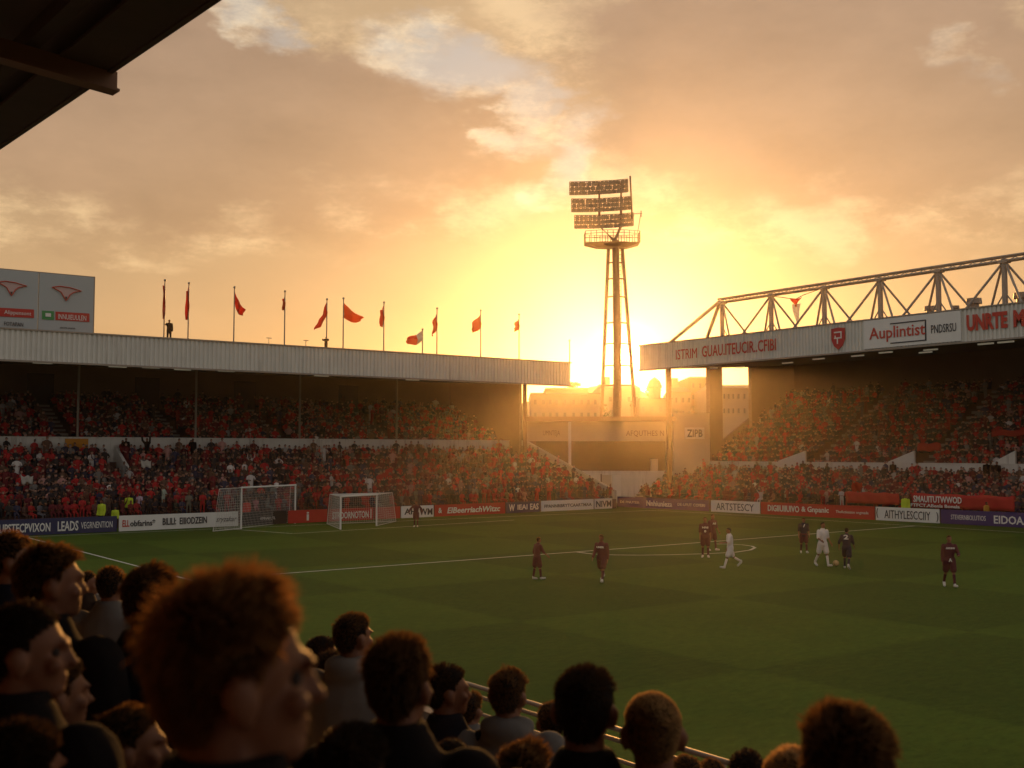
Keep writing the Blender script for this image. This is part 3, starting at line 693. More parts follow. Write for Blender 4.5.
board(LX(119), LX(239), M_white, 'long white board with red and black writing, left of the goal', [('ELL', .03, .085, .3, .72, M_letter, BO), ('obfarins*', .09, .29, .3, .7, M_ink, BO), ('BILILI:', .35, .46, .3, .75, M_ink, BO), ('EIIIODZEIN', .49, .72, .3, .75, M_ink, BO), ('sryzakar', .80, .98, .25, .7, M_ink, dict(shear=.4))], 1.0)
board(LX(240), LX(287.5), M_black, 'black board with small white writing seen through the large goal', [('AMNAII L.TL', .42, .74, .4, .6, M_white, K)])
b4 = board(LX(288), LX(328), M_red, 'red board with a small white figure emblem between the two goals', [('i', .46, .52, .2, .85, M_white, BO)])
board(LX(328.5), LX(374), M_red, 'red board with big white writing seen through the smaller goal', [('STRDORNOTON', .08, .88, .2, .75, M_white, BO), ('|', .92, .94, .15, .9, M_white, K)])
board(LX(374.5), LX(400.5), M_red, 'short plain red board at the right post of the smaller goal', [])
board(LX(401), LX(434), M_white, 'pale board with black blocks behind the goalkeeper', [('AH', .1, .45, .3, .8, M_ink, BO), ('WM', .55, .95, .2, .75, M_ink, BO)])
board(LX(434.5), LX(505.5), M_red, 'long red board with white slanted writing in front of the far stand', [('&', .05, .1, .3, .75, M_white, BO), ('ElBeerriachWitzc', .17, .92, .25, .75, M_white, dict(shear=.2, bold=.02))])
board(LX(506), LX(540), M_navy, 'short dark board with white blocks left of the white board by the corner', [('W', .08, .25, .2, .8, M_white, BO), ('IEAI', .33, .62, .3, .75, M_white, BO), ('EAS', .7, .95, .25, .8, M_white, BO)])
board(LX(541), LX(594), M_white, 'white board with a line of small black capitals near the corner', [('FPANNRBRYTCAARTMAA', .06, .95, .35, .65, M_ink, BO)])
board(LX(594.5), LX(612.5), M_white, 'short white board with tall black letters at the corner itself', [('NIVM', .08, .92, .2, .8, M_ink, BO)])
board(RX(617), RX(709), M_purple, 'purple board with white writing right of the corner', [('DE FNUTER', .04, .26, .4, .62, M_white, K), ('Nnhiunieza', .34, .62, .25, .75, M_white, BO), ('DE-UFUT COFERI', .68, .96, .4, .65, M_white, K)], .95)
board(RX(710.5), RX(760), M_white, 'white board with thin black capitals left of the long red board', [('ARTSTESCY', .12, .88, .2, .8, M_ink, K)], .98)
board(RX(760.5), RX(874.5), M_red, 'long red board with two white lines of writing below the right stand', [('DIGIIUIIUIVO', .07, .36, .3, .8, M_white, BO), ('& Gnpanic', .38, .62, .25, .8, M_white, BO), ('TheActiession ongmade', .68, .95, .35, .62, M_white, K)], 1.0)
board(RX(875), RX(939.5), M_white, 'white board with thin black capitals right of the long red board', [('AITHYLESCCIIY', .15, .86, .2, .8, M_ink, K), ('(', .02, .05, .2, .9, M_ink, BO), (')', .95, .98, .1, .8, M_ink, BO)], 1.0)
board(RX(940), RX(1110), M_purple, 'wide purple board at the right picture edge', [('STEVERNBOLUTIOS', .07, .29, .35, .68, M_white, K), ('EIDOAACBS', .34, .66, .2, .75, M_white, BO)], 1.0)
# cloth banners hung over the front of the right stand
def cloth_banner(x0, x1, m, label, texts, z0, z1):
    a, c = on(0, 71.55, x0, 500)[1], on(0, 71.55, x1, 500)[1]
    r = empty('cloth_banner', (71.55, (a+c)/2, z0), 0, label, 'banner', 'banners on the front of the right stand')
    g = [[(71.56+.06*math.sin(i*1.3+j), a+(c-a)*i/24, z0+(z1-z0)*j/4+.04*math.sin(i*.8)*(j > 2)) for j in range(5)] for i in range(25)]
    f = MB().sheet(g).build('cloth', m, r, smooth=True); sd = f.modifiers.new('thickness', 'SOLIDIFY'); sd.thickness = .01
    for s_, t0, t1, v0, v1 in texts:
        lettering(s_, (71.5, a+(c-a)*t0), (71.5, a+(c-a)*t1), z0+(z1-z0)*v0, z0+(z1-z0)*v1, M_white, r, .12, bold=.02)
M_banner = mat('banner_red', (.40, .02, .015), .8, .15, 2)
cloth_banner(846, 899, M_banner, 'plain red cloth banner above the white board, left of the yellow steward', [], 1.1, 1.95)
cloth_banner(912, 1014, M_banner, 'long red cloth banner with big white letters right of the yellow steward', [('SMAUITUTWWOD', .03, .52, .38, .85), ('FTFCT.ABenls Bonala', .0, .50, .05, .28)], 1.0, 2.0)

# ------------------------------------------------------------------ goals
M_net = mat('net_cord', (.55, .53, .48), .8, .05)
def goal(p0, p1, h, backs, label, r_=.06, pitch=.16):
    p0, p1 = np.array((*p0[:2], 0.)), np.array((*p1[:2], 0.)); b0, b1 = [np.array((*q[:2], 0.)) for q in backs]
    r = empty('goal', (p0+p1)/2, 0, label, 'goal', 'goals in front of the far stand'); U = np.array((0, 0, h))
    for p in (p0, p1): MB().tube([p, p+U], r_, 10).build('post', M_white, r)
    dv = (p1-p0)/np.linalg.norm(p1-p0); MB().tube([p0+U-dv*r_, p1+U+dv*r_], r_, 10).build('crossbar', M_white, r)
    t0, t1 = p0+(b0-p0)*.8+U*.99, p1+(b1-p1)*.8+U*.99
    b = MB()
    for p, t, q in ((p0, t0, b0), (p1, t1, b1)): b.tube([p+U, t, q], .018, 6); b.tube([p+(0, 0, .03), q+(0, 0, .03)], .014, 6)
    b.tube([t0, t1], .024, 6); b.tube([b0+(0, 0, .03), b1+(0, 0, .03)], .012, 6); b.build('net_frame', M_white, r)
    b = MB()
    def mesh(A, B, Cc, Dd):
        n1 = max(2, int(np.linalg.norm(B-A)/pitch)); n2 = max(2, int(np.linalg.norm(Dd-A)/pitch))
        for i in range(n1+1): t = i/n1; b.bar(A+(B-A)*t, Dd+(Cc-Dd)*t, .009)
        for j in range(n2+1): t = j/n2; b.bar(A+(Dd-A)*t, B+(Cc-B)*t, .009)
    mesh(p0+U, p1+U, t1, t0); mesh(t0, t1, b1, b0); mesh(p0+U, t0, b0, p0); mesh(p1+U, t1, b1, p1)
    b.build('net', M_net, r)
goal(ground(241, 529), ground(295, 523.5), 2.68, (ground(213, 531.5), ground(291, 523)+(0, .35, 0)), 'larger white goal with a net, left of the smaller goal')
goal(ground(340.5, 529.5), ground(376.5, 526), 2.12, (ground(327, 524), ground(396, 521.5)), 'smaller white goal standing right of the larger goal')

# ------------------------------------------------------------------ figures
SKIN = [mat('skin_pale', (.22, .088, .042), .6, .12, 12), mat('skin_tan', (.17, .070, .032), .6, .12, 12), mat('skin_dark', (.10, .05, .03), .5, .12, 12)]
M_eye = mat('eye_white', (.06, .05, .045), .6, .02, spec=.1)
def remesh(mb, voxel, smooth=2):
    me = bpy.data.meshes.new('r'); me.from_pydata(mb.v, [], mb.f); o = bpy.data.objects.new('r', me); COL.objects.link(o)
    md = o.modifiers.new('r', 'REMESH'); md.mode = 'VOXEL'; md.voxel_size = voxel; md.use_smooth_shade = True
    if smooth: sm = o.modifiers.new('s', 'SMOOTH'); sm.iterations = smooth; sm.factor = .5
    dg = bpy.context.evaluated_depsgraph_get(); r = bpy.data.meshes.new_from_object(o.evaluated_get(dg))
    bpy.data.objects.remove(o); bpy.data.meshes.remove(me); return r
def rotz(a): return np.array(((math.cos(a), -math.sin(a), 0), (math.sin(a), math.cos(a), 0), (0, 0, 1.0)))
def rotx(a): return np.array(((1.0, 0, 0), (0, math.cos(a), -math.sin(a)), (0, math.sin(a), math.cos(a))))
def skeleton(h=1.78, legs=((0, 0), (0, 0)), arms=((0, .12, .2), (0, .12, .2)), lean=0., yaw=0., nod=0.):
    k = h/1.78; J = {}; J['k'] = k
    sp = np.array((0, math.sin(lean), math.cos(lean)))
    hip = np.array((0, 0, .93*k)); J['hip'] = hip; J['chest'] = hip+sp*.36*k; J['sh'] = hip+sp*.50*k; J['neck'] = hip+sp*.57*k
    J['head'] = J['neck']+np.array((0, .025*k+math.sin(lean)*.1, .145*k))
    for i, s_ in enumerate((-1, 1)):
        a, bnd = legs[i]; H = hip+np.array((s_*.095*k, 0, 0)); Kn = H+.43*k*np.array((s_*.04, math.sin(a), -math.cos(a))); an = Kn+.42*k*np.array((s_*.02, math.sin(a-bnd), -math.cos(a-bnd)))
        J['hip%d' % i], J['knee%d' % i], J['ank%d' % i] = H, Kn, an; fd = np.array((s_*.15, math.cos((a-bnd)*.7), math.sin((a-bnd)*.7))); J['toe%d' % i] = an+fd*.19*k+np.array((0, 0, -.05*k))
        a, ab, bd = arms[i]; Sh = J['sh']+np.array((s_*.19*k, 0, -.02*k)); El = Sh+.29*k*np.array((s_*math.sin(ab), math.sin(a)*math.cos(ab), -math.cos(a)*math.cos(ab)))
        a2 = a+bd; Wr = El+.25*k*np.array((s_*math.sin(ab)*.3-(s_*.35 if bd > 1.2 else 0), math.sin(a2), -math.cos(a2))); J['sho%d' % i], J['elb%d' % i], J['wri%d' % i] = Sh, El, Wr
    lo = min(J['ank0'][2], J['ank1'][2])-.085*k
    for q in list(J):
        if q != 'k': J[q] = J[q]-np.array((0, 0, lo))
    J['R'] = rotz(yaw)@rotx(nod); return J
def torso(mb, J, e=0., belly=0.):
    k = J['k']; hip, sh, nk = J['hip'], J['sh'], J['neck']; sp = (nk-hip)/np.linalg.norm(nk-hip); fwd = np.cross((1.0, 0, 0), sp)*-1; fwd = np.array((0, sp[2], -sp[1]))
    rings = [(-.10, .15, .10), (0, .165, .115), (.14, .15, .105+belly), (.30, .175, .12), (.42, .19, .115), (.495, .172, .09), (.53, .115, .078), (.565, .075, .066), (.60, .058, .058)]
    vs = []; n = 16
    for t, a, c in rings:
        o = hip+sp*t*k
        for q in range(n):
            an = 2*PI*q/n; vs.append(o+np.array((1.0, 0, 0))*(a*k+e)*math.cos(an)+fwd*(c*k+e)*math.sin(an))
    fs = [(i*n+q, i*n+(q+1) % n, (i+1)*n+(q+1) % n, (i+1)*n+q) for i in range(len(rings)-1) for q in range(n)]
    fs += [tuple(range(n-1, -1, -1)), tuple(range((len(rings)-1)*n, len(rings)*n))]
    mb.add(vs, fs)
def body_parts(J, fine=True):
    k = J['k']; b = MB(); torso(b, J)
    for i, s_ in enumerate((-1, 1)):
        b.cap(J['hip%d' % i], J['knee%d' % i], .085*k, .055*k); b.cap(J['knee%d' % i], J['ank%d' % i], .054*k, .036*k); b.cap(J['ank%d' % i]-(0, 0, .045*k), J['toe%d' % i], .042*k, .034*k)
        b.cap(J['sho%d' % i], J['elb%d' % i], .052*k, .040*k); b.cap(J['elb%d' % i], J['wri%d' % i], .040*k, .028*k)
        w_ = J['wri%d' % i]; d = w_-J['elb%d' % i]; d = d/np.linalg.norm(d); f = np.array((0, 1.0, 0))-d*d[1]; f /= np.linalg.norm(f); u = np.cross(d, f)
        b.obox(w_+d*.05*k, d*.05*k, f*.038*k, u*.014*k)
        if fine:
            for q, (o, L) in enumerate(((-.03, .06), (-.010, .075), (.010, .08), (.03, .072))):
                p = w_+d*.09*k+f*o*k; m1 = p+d*L*.55*k-u*s_*.006; b.cap(p, m1, .0105*k, .010*k, 6); b.cap(m1, m1+d*L*.4*k-u*s_*.018*k+f*o*.1, .010*k, .009*k, 6)
            p = w_+d*.03*k+f*.035*k; b.cap(p, p+(d*.6+f*.7)*.045*k, .013*k, .011*k, 6); b.cap(p+(d*.6+f*.7)*.045*k, p+(d*1.5+f*.8)*.045*k, .011*k, .009*k, 6)
        else: b.ell(w_+d*.10*k, (.035*k, .035*k, .045*k), 8, 6)
    R = J['R']; h = J['head']
    b.cap(J['neck']-(0, 0, .04*k), h+R@np.array((0, -.015, -.05))*k, .060*k, .056*k)
    E = lambda c, r, n=14, m=10: b.ell(h+R@(np.array(c)*k), np.array(r)*k, n, m, 0, R)
    E((0, -.012, .025), (.076, .097, .088), 20, 14); E((0, .022, -.035), (.062, .072, .078)); E((0, .062, -.085), (.036, .032, .026)); E((0, .03, -.07), (.054, .05, .04))
    E((0, .090, .022), (.052, .012, .012)); E((0, .099, -.012), (.010, .012, .026), 8, 8); E((0, .110, -.027), (.015, .014, .012), 8, 6)
    E((0, .090, -.058), (.024, .010, .006), 8, 6); E((0, .088, -.068), (.020, .010, .006), 8, 6)
    for s_ in (-1, 1): E((s_*.046, .066, -.025), (.022, .022, .020), 10, 8); E((s_*.080, -.008, -.014), (.013, .022, .036), 10, 8); E((s_*.088, -.018, -.004), (.010, .020, .026), 8, 6)
    return b
def sculpt(me, J):
    n = len(me.vertices); a = np.zeros(n*3); me.vertices.foreach_get('co', a); a = a.reshape(-1, 3); k = J['k']; R = J['R']; L = (a-J['head'])@R/k
    for s_ in (-1, 1):
        d2 = ((L[:, 0]-s_*.032)/.017)**2+((L[:, 2]-.004)/.012)**2+((L[:, 1]-.088)/.03)**2
        L[:, 1] -= .012*np.exp(-d2)
    d2 = ((L[:, 2]+.063)/.0025)**2+(L[:, 0]/.024)**2+((L[:, 1]-.095)/.02)**2; L[:, 1] -= .005*np.exp(-d2)
    a2 = L*k@R.T+J['head']; near = np.linalg.norm(L, axis=1) < .16; a[near] = a2[near]; me.vertices.foreach_set('co', a.ravel()); me.update()
def hair_mesh(J, strands, length, m, curl=.2, lift=.30, wid=.0016, bald=None, cap=1.04, seed=0, quiff=0.):
    r = np.random.default_rng(seed); k = J['k']; R = J['R']; h = J['head']; c0 = np.array((0, -.012, .025)); rad = np.array((.0775, .0985, .0895))
    def ok(d):
        y = d[:, 1]; lim = np.where(y > 0, -.05+y*.68, np.maximum(-.93, -.05+y*1.9)); lim = lim-.25*((y > -.08) & (y < .30) & (np.abs(d[:, 0]) > .85)); o = d[:, 2] > lim
        if bald: o &= ~((d[:, 2] > bald) & (d[:, 1] > -.55))
        return o
    def place(d, ext):
        q = d*rad*ext; low = (d[:, 2] < 0) & (d[:, 1] < 0.1); q[:, 2] = np.where(low, q[:, 2]*1.28, q[:, 2]); q[:, 1] = np.where(low, q[:, 1]*(1-.10*d[:, 2]**2), q[:, 1]); q[:, 0] = np.where(low, q[:, 0]*(1+.10*d[:, 2]), q[:, 0]); return q+c0
    b = MB(); n, mm = 48, 30; vs = []
    for i in range(mm+1):
        for q in range(n):
            t = -PI/2+PI*i/mm; a = 2*PI*q/n; vs.append((math.cos(t)*math.cos(a), math.cos(t)*math.sin(a), math.sin(t)))
    V = np.array(vs); msk = ok(V); top_ = np.clip(V[:, 2], 0, 1)
    bump = 1+(cap-1)*(.55+.45*np.sin(V[:, 0]*13+seed)*np.cos(V[:, 1]*11+V[:, 2]*9+seed*2))+.06*top_*min(1, length/.04)*(1+quiff*V[:, 1])
    P = place(V, bump[:, None])*k@R.T+h
    fs = [(i*n+q, i*n+(q+1) % n, (i+1)*n+(q+1) % n, (i+1)*n+q) for i in range(mm) for q in range(n)]
    b.add(P, [f for f in fs if all(msk[x] for x in f)], 1)
    D = r.normal(0, 1, (strands*4, 3)); D /= np.linalg.norm(D, axis=1)[:, None]; D = D[ok(D)][:strands]; RT_ = place(D, 1.0+(cap-1)*.4+.06*np.clip(D[:, 2:], 0, 1)*min(1, length/.04))
    tufts = r.normal(0, 1, (90, 3)); td = r.normal(0, 1, (90, 3)); tl = r.random(90); wh = np.array((.1, -.75, .66))
    for d, root in zip(D, RT_):
        q = tufts@d; ti = int(np.argmax(q)); tang = d-wh*(d@wh); tang = np.cross(np.cross(d, tang), d); tang /= np.linalg.norm(tang)+.2
        L = length*r.uniform(.6, 1.15)*(.55+.9*tl[ti])*(1.0 if d[2] > .25 else .55)
        g = d*lift*(1.5 if d[2] > .4 else .8)+tang*.6+td[ti]*curl*.6+r.normal(0, curl*.5, 3)+np.array((0, 0, -.35 if d[2] < .2 else .12)); g /= np.linalg.norm(g)
        if g@d < .08: g = g+d*(.10-g@d)
        side = np.cross(g, r.normal(0, 1, 3)); side /= np.linalg.norm(side)+1e-9; bend = td[(ti*7) % 90]*curl*.35-d*.15
        pts = [root, root+g*L*.4, root+g*L*.75+bend*L*.35, root+g*L+bend*L*.8]
        W_ = [wid, wid, wid*.8, wid*.2]; q = []
        for p, ww in zip(pts, W_): q += [p-side*ww, p+side*ww]
        q = np.array(q)*k@R.T+h; b.add(q, [(0, 1, 3, 2), (2, 3, 5, 4), (4, 5, 7, 6)])
    me = bpy.data.meshes.new('hair'); me.from_pydata(b.v, [], b.f); me.materials.append(m); me.materials.append(M_core); me.polygons.foreach_set('material_index', b.mi); me.polygons.foreach_set('use_smooth', [True]*len(b.f)); me.update(); return me
def cloth_parts(J, e, sleeve=1.0, hood=0, collar=.0, hem=0.):
    b = MB(); k = J['k']; torso(b, J, e)
    if hem: b.tube([J['hip']+(0, 0, .02), J['hip']-(0, 0, hem)], [.165*k+e, .175*k+e], 16, flat=.72)
    for i in (0, 1):
        A, B, Cc = J['sho%d' % i], J['elb%d' % i], J['wri%d' % i]; b.cap(A, A+(B-A)*min(1, sleeve*2), .060*k+e, .048*k+e)
        if sleeve > .5: b.cap(B, B+(Cc-B)*(sleeve-.5)*2, .048*k+e, .038*k+e)
    if collar: b.tube([J['neck']-(0, 0, .06*k), J['neck']+(0, .0, collar)], [.10*k, .078*k], 16)
    if hood: b.ell(J['neck']+(0, -.07*k, .0), (.12*k, .075*k, .065*k), 14, 10); b.ell(J['neck']+(0.06*k, -.03*k, .02), (.07*k, .06*k, .05*k), 12, 8); b.ell(J['neck']+(-.06*k, -.03*k, .02), (.07*k, .06*k, .05*k), 12, 8)
    return b
def leg_parts(J, e, upto=1.0, skirt=0):
    b = MB(); k = J['k']; b.ell(J['hip']+(0, 0, .0), (.165*k+e, .115*k+e, .12*k), 14, 10)
    for i in (0, 1):
        A, B, Cc = J['hip%d' % i], J['knee%d' % i], J['ank%d' % i]; b.cap(A, A+(B-A)*min(1, upto*2), .09*k+e, .062*k+e+skirt)
        if upto > .5: b.cap(B, B+(Cc-B)*(upto-.5)*2, .062*k+e, .048*k+e)
    return b
def shoe_parts(J, e, i):
    b = MB(); k = J['k']
    b.cap(J['ank%d' % i]-(0, 0, .04*k), J['toe%d' % i], .046*k+e, .040*k+e); b.cap(J['ank%d' % i]+(0, 0, .03), J['ank%d' % i]-(0, 0, .04*k), .042*k+e, .044*k+e)
    return b
def sock_parts(J, e, i):
    b = MB(); k = J['k']; A, B = J['knee%d' % i], J['ank%d' % i]; b.cap(A+(B-A)*.22, B, .050*k+e, .039*k+e)
    return b
def obj(name, me, m, parent, kind=None):
    if m is not None:
        if len(me.materials) == 0: me.materials.append(m)
        else: me.materials[0] = m
    o = bpy.data.objects.new(name, me); link(o, parent); return o
def person(loc, face, J, skin, label, group, wear, vox=.012, hair=None, fine=True, eyes=False):
    """face: plan direction the chest points to. wear: list of (part name, mesh builder, material)"""
    me = remesh(body_parts(J, fine), vox, 3)
    if fine: sculpt(me, J)
    o = obj('person', me, skin, None); o.location = loc; o.rotation_euler = (0, 0, math.atan2(face[1], face[0])-PI/2)
    tag(o, label, 'person', group)
    for nm, mb, m in wear: obj(nm, remesh(mb, vox*1.1, 4), m, o)
    if hair: obj('hair', hair_mesh(J, **hair), None, o)
    if eyes:
        for s_ in (-1, 1):
            e = MB().ell(J['head']+J['R']@(np.array((s_*.032, .066, .004))*J['k']), .0115, 12, 8); em = bpy.data.meshes.new('eye'); em.from_pydata(e.v, [], e.f); em.materials.append(M_eye); obj('eye', em, None, o)
    return o
M_maroon = mat('maroon_kit', (.085, .012, .016), .75, .15, 8)
M_navykit = mat('dark_kit', (.022, .014, .024), .75, .15, 8)
M_whitekit = mat('white_kit', (.70, .61, .55), .75, .1, 8)
M_boot = mat('white_boot', (.6, .55, .5), .5, .05)
M_hivis = mat('yellow_vest', (.50, .62, .03), .7, .1, 5)
M_darkcoat = mat('dark_coat', (.013, .010, .010), .9, .2, 8, spec=.1)
M_hair = [mat('dark_hair', (.055, .033, .019), .42, .3, 20, spec=.5, transl=.8), mat('brown_hair', (.20, .105, .042), .42, .3, 20, spec=.5, transl=.85), mat('ginger_hair', (.34, .17, .062), .42, .3, 20, spec=.5, transl=.85), mat('fair_hair', (.60, .38, .17), .42, .3, 20, spec=.5, transl=.8)]
M_headhair = [mat('plain_dark_hair', (.022, .014, .010), .6), mat('plain_brown_hair', (.07, .04, .022), .6), mat('plain_fair_hair', (.22, .14, .07), .6)]
def sdir(a): return (F0[:2]*math.cos(math.radians(a))+RT[:2]*math.sin(math.radians(a)))   # 0 = away from the lens, 90 = to the right
FIG_N = 0
def player(px, py, h, ang, legs, arms, kit, label, lean=.04, nod=0., yaw=0., hair=0, skin=0, sleeve=.5, prints=(), boot=None, socks=None):
    global FIG_N; FIG_N += 1
    p = ground(px, py); J = skeleton(h, legs, arms, lean, yaw, nod)
    shirt, short = kit; wear = [('shirt', cloth_parts(J, .018, sleeve, hem=.10), shirt), ('shorts', leg_parts(J, .03, .40, .025), short), *[('sock', sock_parts(J, .008, i), socks or short) for i in (0, 1)], *[('boot', shoe_parts(J, .004, i), boot or M_boot) for i in (0, 1)]]
    o = person((p[0], p[1], .01), sdir(ang), J, SKIN[skin], label, 'footballers on the pitch', wear, .016, dict(strands=300, length=.022, m=M_hair[hair], wid=.003, seed=FIG_N), True)
    for txt, front, z0, wd, ht in prints:
        me = text_mesh(txt, wd, ht, 0, .03); me.materials.append(M_white); q = obj('shirt_print', me, None, o)
        c = J['hip']+(J['neck']-J['hip'])*z0; off = .155 if z0 > 0 else .16
        if front: q.location = (wd/2, c[1]+off, c[2]); q.rotation_euler = (PI/2, 0, PI)
        else: q.location = (-wd/2, c[1]-off, c[2]); q.rotation_euler = (PI/2, 0, 0)
    return o
R = math.radians
KM = (M_maroon, M_maroon); KN = (M_navykit, M_navykit); KW = (M_whitekit, M_whitekit); KNM = (M_navykit, M_maroon)
player(537, 579.5, 1.66, 60, ((R(-5), R(5)), (R(10), R(4))), ((R(-8), .25, R(20)), (R(25), .2, R(25))), KM, 'player in maroon kit standing turned right, left of the other two nearest players', .10, hair=2, sleeve=.6)
player(602, 582, 1.88, 205, ((R(24), R(6)), (R(-20), R(34))), ((R(-12), .12, R(25)), (R(16), .15, R(25))), KM, 'biggest maroon player of the left pair, walking with a white chest print', .06, hair=2, sleeve=.95, nod=-.25, prints=(('UMBR', True, .62, .30, .07),))
player(416, 527, 1.75, 185, ((R(6), R(0)), (R(-6), R(0))), ((R(5), .75, R(40)), (R(5), .75, R(40))), KM, 'maroon player standing legs apart near the smaller goal', .02, hair=1, sleeve=.95)
player(705.5, 557.5, 1.92, 190, ((R(7), R(2)), (R(-5), R(4))), ((R(6), .12, R(25)), (R(-4), .12, R(25))), KM, 'front one of two maroon players standing close together in the midfield', .03, hair=1, prints=(('NNI', True, .6, .28, .09), ('o', True, .3, .1, .1)))
player(712.5, 550.5, 1.85, 150, ((R(10), R(4)), (R(-8), R(8))), ((R(10), .15, R(25)), (R(-4), .15, R(25))), KM, 'maroon player half hidden behind his team mate in the midfield', .03, hair=2, prints=(('AS', True, .6, .22, .09),))
player(730.5, 568.5, 1.80, 262, ((R(24), R(6)), (R(-20), R(42))), ((R(32), .2, R(55)), (R(-14), .1, R(35))), KW, 'player in all white walking left behind the maroon pair', .06, hair=0, prints=())
player(804, 553, 1.75, 185, ((R(9), R(2)), (R(-9), R(4))), ((R(4), .15, R(20)), (R(0), .2, R(15))), KNM, 'dark shirted player in maroon shorts standing farthest back on the right', .02, hair=1, prints=(('/', True, .65, .1, .15),))
player(823, 566.5, 1.95, 160, ((R(14), R(4)), (R(-15), R(20))), ((R(-8), .3, R(45)), (R(12), .25, R(60))), KW, 'player in all white beside the ball, facing the dark number player', .03, hair=0, sleeve=.45)
player(847, 569, 1.80, 25, ((R(26), R(26)), (R(-18), R(26))), ((R(-10), .4, R(40)), (R(12), .22, R(30))), KN, 'player in near black kit seen from behind with a white back number', .10, hair=0, sleeve=.6, prints=(('2', False, .62, .20, .20),))
player(950, 587, 1.92, 188, ((R(12), R(2)), (R(-10), R(24))), ((R(8), .35, R(75)), (R(-4), .12, R(12))), KM, 'lone maroon player walking at the right, white writing on chest and shorts', .03, hair=1, sleeve=.95, prints=(('ANKNNN', True, .66, .32, .07), ('A', True, -.10, .12, .13)))
# ball
bp = ground(836, 566); bo = MB().ell((0, 0, 0), .13, 16, 12).build('football', mat('ball_leather', (.55, .36, .16), .5, .15, 20, .2), smooth=True); bo.location = (bp[0], bp[1], .13)
tag(bo, 'yellowish football lying between the white player and the dark number player', 'ball')
MB().tube([(0, .132*math.cos(t), .132*math.sin(t)) for t in np.linspace(0, 2*PI, 20)], .006, 4).tube([(.132*math.cos(t), 0, .132*math.sin(t)) for t in np.linspace(0, 2*PI, 20)], .006, 4).build('seam', M_ink, bo, world=False)
# stewards, photographers and watchers
def bystander(p, ang, h, coat, label, group, arms=((0, .12, .3), (0, .12, .3)), hair=0, legs=((0, 0), (0, 0)), vest=None):
    global FIG_N; FIG_N += 1
    J = skeleton(h, legs, arms, .03); wear = [('jacket', cloth_parts(J, .03, 1.0, collar=.02, hem=.12), coat), ('trousers', leg_parts(J, .02, .98), M_darkcoat), *[('shoe', shoe_parts(J, .01, i), M_black) for i in (0, 1)]]
    return person(p, sdir(ang), J, SKIN[FIG_N % 2], label, group, wear, .02, dict(strands=120, length=.02, m=M_hair[hair], wid=.004, seed=FIG_N), False)
def onL(px, y): return on(1, y, px, 500)[0]
bystander((onL(102, 73.6), 73.6, 0), 200, 1.95, M_hivis, 'steward in a bright yellow coat behind the blue and white boards', 'stewards')
bystander((onL(115.5, 73.9), 73.9, 0), 160, 1.5, M_hivis, 'smaller steward in yellow crouched right of the bright yellow one', 'stewards', legs=((R(20), R(40)), (R(20), R(40))))
bystander((onL(129, 75.4), 75.4, .5), 170, 1.7, M_hivis, 'yellow vested steward standing inside the crowd left of the large goal', 'stewards')
bystander((71.2, on(0, 71.2, 905.5, 500)[1], 0), 190, 1.9, M_hivis, 'yellow vested steward between the two red cloth banners', 'stewards')
bystander((71.2, on(0, 71.2, 986, 500)[1], 0), 150, 1.6, mat('amber_coat', (.5, .25, .03), .7), 'person in an amber coat in front of the long red cloth banner', 'stewards')
bystander((onL(247, 73.4), 73.4, 0), 185, 1.75, mat('bright_red_coat', (.55, .05, .03), .7), 'person in a bright red coat behind the large goal net', 'stewards')
for px, hz in ((987, 1.85), (997, 1.8)):
    bystander((78.6, on(0, 78.6, px, 470)[1], 2.5), 200, hz, M_darkcoat, 'dark figure standing before the white tier wall at right, %s of a pair' % ('left' if px < 990 else 'right'), 'figures by the tier wall')
for px in (893, 803):
    bystander((78.6, on(0, 78.6, px, 470)[1], 2.5), 180, 1.75, M_darkcoat, {893: 'dark figure standing before the tier wall below the middle stairway', 803: 'dark figure standing before the tier wall below the left stairway'}[px], 'figures by the tier wall')
for px in (192, 146, 125):
    bystander((onL(px, 81.6), 81.6, 4.28), 180, 1.75, M_darkcoat, {192: 'dark figure standing at the far tier wall below the second column', 146: 'dark figure with raised arms at the far tier wall', 125: 'dark figure with a camera right of the short stair parapet'}[px], 'figures by the tier wall', arms=((R(130), .3, R(40)), (R(130), .3, R(40))) if px == 146 else ((0, .12, .3), (R(50), .1, R(90))))
w1 = on(1, 75.2, 169, 338); bystander((w1[0], 75.2, 12.6), 160, 1.5, M_darkcoat, 'watcher in black standing on the ribbed roof beside the first flagpoles', 'rooftop watchers', arms=((0, .15, .3), (R(70), .3, R(20))))
w1 = on(1, 75.2, 326, 345); bystander((w1[0], 75.2, 12.6), 180, 1.05, M_darkcoat, 'small dark watcher on the ribbed roof below the left drooping flag', 'rooftop watchers', arms=((R(60), .5, R(60)), (R(60), .5, R(60))))


# ------------------------------------------------------------------ crowd
PAL = [('red', (.32, .016, .016), .27), ('dark red', (.10, .010, .012), .18), ('black', (.026, .019, .019), .34), ('dark blue', (.03, .027, .05), .09), ('brown', (.10, .05, .032), .09), ('grey', (.14, .125, .115), .06), ('white', (.46, .42, .40), .03), ('pale pink', (.33, .17, .15), .02)]
PW = np.array([p[2] for p in PAL]); PW /= PW.sum()
places = []   # (x, y, z, facing angle, stand, row)
def fill(a0, a1, fixed, z, along, stand, row, gaps, dens=.975):
    t = a0
    while t < a1:
        t += rng.uniform(.37, .51)
        if rng.random() > dens or any(g0 < t < g1 for g0, g1 in gaps): continue
        j = rng.normal(0, .06); p = (t, fixed+.3+j, z) if along == 0 else (fixed+.3+j, t, z)
        q = proj((p[0], p[1], p[2]+1.2))
        if -50 < q[0] < 1110: places.append((*p, stand, row, along))
